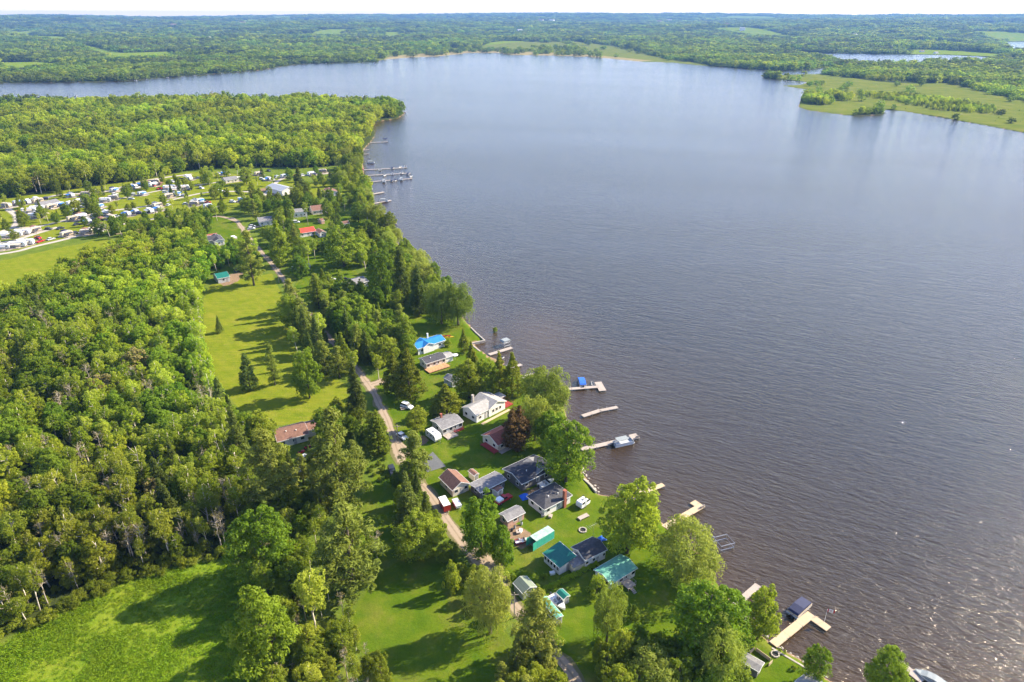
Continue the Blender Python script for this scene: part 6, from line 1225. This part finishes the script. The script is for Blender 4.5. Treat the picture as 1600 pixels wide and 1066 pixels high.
# clipped hedge along the mint-roofed cottage lot
A, B = G(836, 930), G(930, 884); n = 30
for i in range(n):
    p = A + (B - A) * i / (n - 1); tree('bright_shrub', p[0] + g.normal() * 0.12, p[1] + g.normal() * 0.12, g.uniform(1.0, 1.5), g.uniform(0.55, 0.85), 'yellow-green bush in the hedge between the teal-roofed and mint-roofed cottages', 'hedge bushes')
for bx, by, w in ((935, 1003, 12), (1218, 1018, 6), (1226, 1021, 5), (1240, 1046, 10), (700, 541, 16), (850, 905, 14), (800, 905, 16), (840, 925, 18), (790, 925, 14)): tpx('shrub', bx, by, by - w * 0.7, w, 'small green garden bush on a shore lot', 'small garden bushes')

# ---- the big left wood: nearest trees one by one, the remainder one mass
def wood_points(poly, gap, g):
    lo, hi = poly.min(0), poly.max(0); nx, ny = int((hi[0] - lo[0]) / gap), int((hi[1] - lo[1]) / gap)
    X, Y = np.meshgrid(np.arange(nx), np.arange(ny)); X = lo[0] + (X + 0.5 * (Y % 2) + g.uniform(-0.38, 0.38, X.shape)) * gap; Y = lo[1] + (Y + g.uniform(-0.38, 0.38, Y.shape)) * gap
    X, Y = X.ravel(), Y.ravel(); m = inside(poly, X, Y); return X[m], Y[m]
wx, wy = wood_points(WOOD_A, 4.5, g)
ppx = 800 + FPX * wx / depth(wx, wy); ppy = np.array([proj(a, b, LAND + 6)[1] for a, b in zip(wx, wy)])
inview = (ppx > -30) & (ppx < 1630) & (ppy < 1090); edge = seg_dist(WOOD_A, wx, wy)
order = np.argsort(np.hypot(wx, wy)); cnt = {}; rest = []
CAP = {'poplar_tree': 230, 'broadleaf_tree': 1, 'birch_tree': 150, 'spruce_tree': 70, 'dead_tree': 55, 'brown_tree': 8, 'maple_tree': 80}
for i in order:
    if not inview[i] : rest.append(i); continue
    near_edge = edge[i] < 9 and wy[i] < 150
    k = pick([('poplar_tree', .42), ('birch_tree', .28), ('maple_tree', .17), ('spruce_tree', .06), ('dead_tree', .06), ('brown_tree', .01)] if not near_edge else [('birch_tree', .52), ('dead_tree', .20), ('poplar_tree', .28)])
    if cnt.get(k, 0) >= CAP[k]: rest.append(i); continue
    cnt[k] = cnt.get(k, 0) + 1; h = (7 + 7 * g.random()) * (0.82 + 0.4 * vnoise(wx[i:i+1] / 22, wy[i:i+1] / 22, 71)[0])
    tree(k, wx[i], wy[i], h, h * ASP[k] * g.uniform(0.8, 1.35), LBL[k] + ' in the dense wood on the left', 'wood on the left, ' + LBL[k])
EDGE = GP([(-30, 1000), (60, 968), (110, 940), (195, 900), (300, 876), (365, 865), (398, 830), (400, 790), (300, 800), (190, 825), (60, 850), (-30, 870)])
for p in sample(EDGE, 90, 1.9, g):                         # undergrowth under the bare trunks at the field edge
    h = g.uniform(2.2, 4.5); tree('shrub', p[0], p[1], h, h * g.uniform(0.5, 0.75), 'leafy undergrowth bush under the bare trunks of the wood edge', 'undergrowth at the wood edge')
for poly, n, where in (([(90, 900), (190, 880), (300, 850), (380, 830), (390, 740), (330, 690), (200, 720), (60, 800)], 46, 'showing its pale stem in the lower wood'), ([(300, 480), (316, 480), (318, 560), (350, 635), (384, 690), (370, 720), (330, 640), (302, 560)], 20, 'showing its pale stem along the long lawn')):
    for p in sample(GP(poly), n, 2.2, g): h = g.uniform(10, 15); tree('bare_birch_tree', p[0], p[1], h, h * 0.2, 'tall bare-stemmed birch ' + where, 'bare-stemmed birches ' + where)
for p in sample(EDGE, 34, 2.6, g):
    k = pick([('dead_tree', .6), ('birch_tree', .4)]); h = g.uniform(9, 13); tree(k, p[0], p[1], h, h * ASP[k] * 0.8, LBL[k] + ' leaning out of the wood edge by the hay field', 'bare trunks at the wood edge, ' + LBL[k])
FE = GP([(-20, 1004), (60, 972), (110, 944), (195, 903), (300, 880), (362, 868), (395, 832)])
for i in range(len(FE) - 1):
    for t in np.arange(0, 1, 2.0 / np.linalg.norm(FE[i + 1] - FE[i])):
        p = FE[i] + (FE[i + 1] - FE[i]) * t + g.normal(size=2) * 0.9; h = g.uniform(1.6, 3.6); tree('shrub', p[0], p[1], h, h * 0.75, 'green shrub in the undergrowth between wood and hay field', 'undergrowth shrubs along the hay field')

# simple tree meshes for the masses that nobody could count
def mass_mesh(name, nc, per, size, leafm, barkm, rad=3.9, h0=1.2, prof=egg, cr=(0.9, 1.5), seed=0):
    gg = np.random.default_rng(seed); C = crown_points(nc, prof, h0, 9.2, rad, gg, 0.4, 0.8); V, F = clump_leaves(C, gg.uniform(*cr, len(C)), per, size, 0.7, gg)
    mb = MB().tube([(0, 0, -0.3), (gg.normal() * 0.2, gg.normal() * 0.2, 8.0)], [0.2, 0.06], 5); tv = np.array(mb.v); tf = [list(f) for f in mb.f]
    me = bpy.data.meshes.new(name); vv = np.vstack([V, tv]); me.from_pydata(vv.tolist(), [], F.tolist() + [[i + len(V) for i in f] for f in tf]); me.materials.append(M[leafm]); me.materials.append(M[barkm])
    mi = np.zeros(len(F) + len(tf), np.int32); mi[len(F):] = 1; me.polygons.foreach_set('material_index', mi); me.update(); return me
def scatter(name, label, X, Y, Z, SX, SZ, meshes, idx, kind='stuff'):
    me = bpy.data.meshes.new(name); me.vertices.add(len(X)); me.vertices.foreach_set('co', np.stack([X, Y, Z], -1).astype(np.float32).ravel())
    a = me.attributes.new('sc', 'FLOAT_VECTOR', 'POINT'); a.data.foreach_set('vector', np.stack([SX, SX, SZ], -1).astype(np.float32).ravel())
    a = me.attributes.new('rt', 'FLOAT_VECTOR', 'POINT'); a.data.foreach_set('vector', np.stack([np.zeros(len(X)), np.zeros(len(X)), np.random.default_rng(3).uniform(0, 6.28, len(X))], -1).astype(np.float32).ravel())
    a = me.attributes.new('ix', 'INT', 'POINT'); a.data.foreach_set('value', idx.astype(np.int32)); me.update()
    o = link(name, me); tag(o, label, None, None, kind)
    col = bpy.data.collections.new(name + '_kinds')
    for i, m_ in enumerate(meshes): ob = bpy.data.objects.new('%s_kind_%02d' % (name, i), m_); col.objects.link(ob)
    ng = bpy.data.node_groups.new(name, 'GeometryNodeTree'); ng.interface.new_socket('Geometry', in_out='INPUT', socket_type='NodeSocketGeometry'); ng.interface.new_socket('Geometry', in_out='OUTPUT', socket_type='NodeSocketGeometry')
    N = ng.nodes; gi = N.new('NodeGroupInput'); go = N.new('NodeGroupOutput'); ip = N.new('GeometryNodeInstanceOnPoints'); ci = N.new('GeometryNodeCollectionInfo'); ci.inputs['Collection'].default_value = col; ci.inputs['Separate Children'].default_value = True; ci.inputs['Reset Children'].default_value = True
    def na_(nm, ty): q = N.new('GeometryNodeInputNamedAttribute'); q.data_type = ty; q.inputs['Name'].default_value = nm; return q.outputs['Attribute']
    l = ng.links; l.new(gi.outputs[0], ip.inputs['Points']); l.new(ci.outputs[0], ip.inputs['Instance']); ip.inputs['Pick Instance'].default_value = True
    l.new(na_('ix', 'INT'), ip.inputs['Instance Index']); l.new(na_('rt', 'FLOAT_VECTOR'), ip.inputs['Rotation']); l.new(na_('sc', 'FLOAT_VECTOR'), ip.inputs['Scale']); l.new(ip.outputs[0], go.inputs[0])
    md = o.modifiers.new('scatter', 'NODES'); md.node_group = ng; return o
MID = [mass_mesh('mid_tree', 40, 26, 0.40, lm, 'bark', 3.9, 1.0, egg, (0.9, 1.5), 10 + i) for i, lm in enumerate(['leaf_broad', 'leaf_poplar', 'leaf_bright', 'leaf_poplar'])] + [mass_mesh('mid_birch', 30, 22, 0.36, 'leaf_birch', 'bark_birch', 2.7, 2.6, egg, (0.7, 1.2), 20), mass_mesh('mid_conifer', 60, 14, 0.34, 'leaf_spruce', 'bark', 2.1, 0.4, cone, (0.5, 0.9), 21), mass_mesh('mid_dead', 16, 10, 0.3, 'leaf_brown', 'bark_birch', 2.2, 3.5, egg, (0.6, 1.0), 22)]
FARM = [mass_mesh('far_tree', 22, 9, 0.80, lm, 'bark', 4.0, 0.2, egg, (1.2, 1.9), 30 + i) for i, lm in enumerate(['leaf_far', 'leaf_far', 'leaf_broad', 'leaf_far', 'leaf_spruce'])]
rest = np.array(rest); Xr, Yr = wx[rest], wy[rest]; ok = (Xr > -260); Xr, Yr = Xr[ok], Yr[ok]; hh = g.uniform(8, 13, len(Xr))
bx_, by_ = wood_points(WOOD_B, 6.0, g); ok = (np.hypot(bx_, by_) < 1250) & (bx_ > -0.85 * by_ - 60); bx_, by_ = bx_[ok], by_[ok]; hb = (8 + 9 * g.random(len(bx_)) ** 1.6 + 3 * (g.random(len(bx_)) > 0.93)) * (0.75 + 0.5 * vnoise(bx_ / 45, by_ / 45, 61))
X_, Y_ = np.concatenate([Xr, bx_]), np.concatenate([Yr, by_]); hs = np.concatenate([hh, hb])
ixm = np.array([int(np.searchsorted(np.cumsum([.26, .24, .14, .16, .13, .05, .02]), q)) for q in g.random(len(X_)) * 0.999]); 
wsc = hs / 10 * np.where(ixm >= 4, 1.0, 0.92)
keep_ = np.ones(len(X_), bool)
scatter('mixed_forest', 'dense mass of mixed green trees filling the wood behind campground and nearest trees', X_[keep_], Y_[keep_], np.full(keep_.sum(), LAND - 0.1), wsc[keep_], hs[keep_] / 10, MID, ixm[keep_])
# far woodland across the lake, to the hills
FX, FY, FS = [], [], []
for r0, r1 in [(a, a * 1.12) for a in 640 * 1.12 ** np.arange(0, 28.0)]:
    if r0 > 15500: break
    s = max(8.0, 0.0072 * r0); n = int(0.5 * R(84) * (r1 * r1 - r0 * r0) / (s * s)); rr = np.sqrt(g.uniform(r0 * r0, r1 * r1, n)); aa = g.uniform(-R(42), R(42), n); FX.append(rr * np.sin(aa)); FY.append(rr * np.cos(aa)); FS.append(np.full(n, s))
FX, FY, FS = map(np.concatenate, (FX, FY, FS)); fr = np.hypot(FX, FY); sd = shore_sd(FX, FY)
m = sd > np.maximum(3.0, FS * 0.35)
for P in FARFIELDS:
    for k in (1.0, 0.95): m &= ~inside(P * k, FX, FY)
m &= ~inside(WOOD_B, FX, FY)
mar = np.zeros(len(FX), bool)
for P in MARSH: mar |= inside(P, FX, FY)
m &= ~(mar & (g.random(len(FX)) > np.where(FX < 300, 0.22, 0.012)))
m &= ~((fr < 1250) & (FX < 0) & (FY < 1150) & (inside(GP([(-900, 420), (0, 300), (560, 240), (640, 175), (0, 155), (-900, 160)]), FX, FY)))
m &= ~((fr < 1000) & (FX < 20) & (sd > 0) & (FY < 900))
fld = (vnoise(FX / 420 + 3, FY / 900 + 8, 21) > 0.79) & (fr > 2900) | (vnoise(FX / 300 + 13, FY / 700 + 18, 25) > 0.86) & (fr > 2000) & (FX < 0); m &= ~fld
for fx, fy, fr_ in FOOT[-len(FAR):]: dd = math.hypot(fx, fy); L_ = min(0.16 * dd, 300); m &= seg_dist([(fx, fy), (fx * (1 - L_ / dd), fy * (1 - L_ / dd))], FX, FY, False) > fr_ * 0.9 + FS * 0.4
m &= ~((fr > 1050) & (fr < 1900) & (sd > 130) & (FX > 500) & (vnoise(FX / 160, FY / 260, 5) > 0.66))
sdf = sd[m]; FX, FY, FS, fr = FX[m], FY[m], FS[m], fr[m]; fz = ground_z(FX, FY)
fh = g.uniform(9, 16, len(FX)) * np.clip(FS / 14, 1, 1.7) * (0.6 + 0.7 * vnoise(FX / 160, FY / 160, 31)); fw = FS * g.uniform(0.75, 1.15, len(FX)) * 0.155
idf = np.minimum((g.random(len(FX)) * 4).astype(int), 3); con = vnoise(FX / 240, FY / 240, 33) > 0.66; con |= (sdf < 70) & (FX < 0); idf = np.where(con & (g.random(len(FX)) > 0.4), 4, idf)
scatter('far_woodland', 'far-off woodland covering the land beyond the lake up to the hills', FX, FY, fz - 0.3, fw, fh / 10, FARM, idf)
# clumps of trees standing alone in the marsh
mx, my, mh = [], [], []
for poly, n, hr in [([(1252, 160), (1290, 166), (1298, 163), (1286, 156), (1256, 153)], 70, (10, 14)), ([(1286, 153), (1326, 159), (1330, 154), (1296, 149)], 50, (9, 13)), ([(1340, 146), (1420, 150), (1500, 160), (1556, 172), (1552, 179), (1460, 172), (1400, 158), (1350, 152)], 520, (4, 9)), ([(1200, 119), (1290, 120), (1400, 134), (1600, 170), (1600, 200), (1470, 180), (1400, 168), (1330, 176), (1270, 168), (1270, 140)], 110, (0.8, 1.8)), ([(675, 87.5), (690, 86.5), (688, 85), (672, 86)], 12, (8, 10)), ([(1310, 118), (1380, 128), (1480, 128), (1560, 138), (1640, 160), (1640, 135), (1500, 112), (1400, 104), (1330, 104)], 700, (9, 14)), ([(560, 160), (622, 170), (631, 177), (620, 183), (590, 186), (570, 176)], 60, (11, 15))]:
    for p in sample(GP(poly), n, 2.4, g): mx.append(p[0]); my.append(p[1]); mh.append(g.uniform(*hr))
mx, my, mh = map(np.array, (mx, my, mh))
scatter('marsh_thicket', 'thickets of small trees and bushes on the marshy spit and wooded point', mx, my, np.full(len(mx), LAND - 0.1), mh / 10, mh / 10, MID, np.minimum((g.random(len(mx)) * 6).astype(int), 5))
# tall grass of the hay field
def tuft(seed):
    gg = np.random.default_rng(seed); n = 26; C = np.stack([gg.normal(size=n) * 0.35, gg.normal(size=n) * 0.35, np.full(n, 0.22)], -1); N = np.stack([gg.normal(size=n), gg.normal(size=n), gg.uniform(1.0, 2.2, n)], -1)
    V, F = leaf_quads(C, N, 0.26, 0.2, gg, 0.5); V[:, 2] = np.maximum(V[:, 2], 0); me = quads_mesh('grass_tuft', V, F); me.materials.append(M['grass']); return me
M['grass'] = leaf_mat('tall_grass', (0.075, 0.160, 0.008), (0.165, 0.225, 0.018), 0.4, 0.1, hue_var=0.6)
TF = [tuft(60 + i) for i in range(3)]
tx, ty = [], []
for P, gp in ((FIELDS[0], 0.62),):
    a_, b_ = wood_points(P, gp, g); tx.append(a_); ty.append(b_)
tx, ty = np.concatenate(tx), np.concatenate(ty); pch = vnoise(tx / 6, ty / 6, 44); k_ = g.random(len(pch)) < 0.25 + 0.6 * pch; tx, ty, pch = tx[k_], ty[k_], pch[k_]
ts = g.uniform(0.6, 1.2, len(tx)) * (0.6 + 0.8 * pch) * np.where(ty > 200, 2.2, 1.0)
scatter('tall_grass', 'long uncut grass of the hay field at the edge of the wood', tx, ty, np.full(len(tx), LAND), ts, ts, TF, (g.random(len(tx)) * 3).astype(int))

# ================================================================== AIR
hb_ = MB().box(-17500, 17500, -400, 17400, -4, 265)
hm = bpy.data.materials.new('haze_air'); hm.use_nodes = True; hn = hm.node_tree.nodes; hn.clear(); out = hn.new('ShaderNodeOutputMaterial'); pv = hn.new('ShaderNodeVolumePrincipled')
pv.inputs['Color'].default_value = (0.17, 0.36, 0.76, 1); pv.inputs['Density'].default_value = 7.2e-5; pv.inputs['Anisotropy'].default_value = 0.1
hm.node_tree.links.new(pv.outputs[0], out.inputs['Volume'])
hz = hb_.build('haze', hm); tag(hz, 'thin blue summer haze over the lake and hills', None, None, 'stuff')
print('TREES', len(TREES), 'far', len(FX), 'mid', len(X_), 'tufts', len(tx), 'counts', cnt, len(bpy.data.objects))
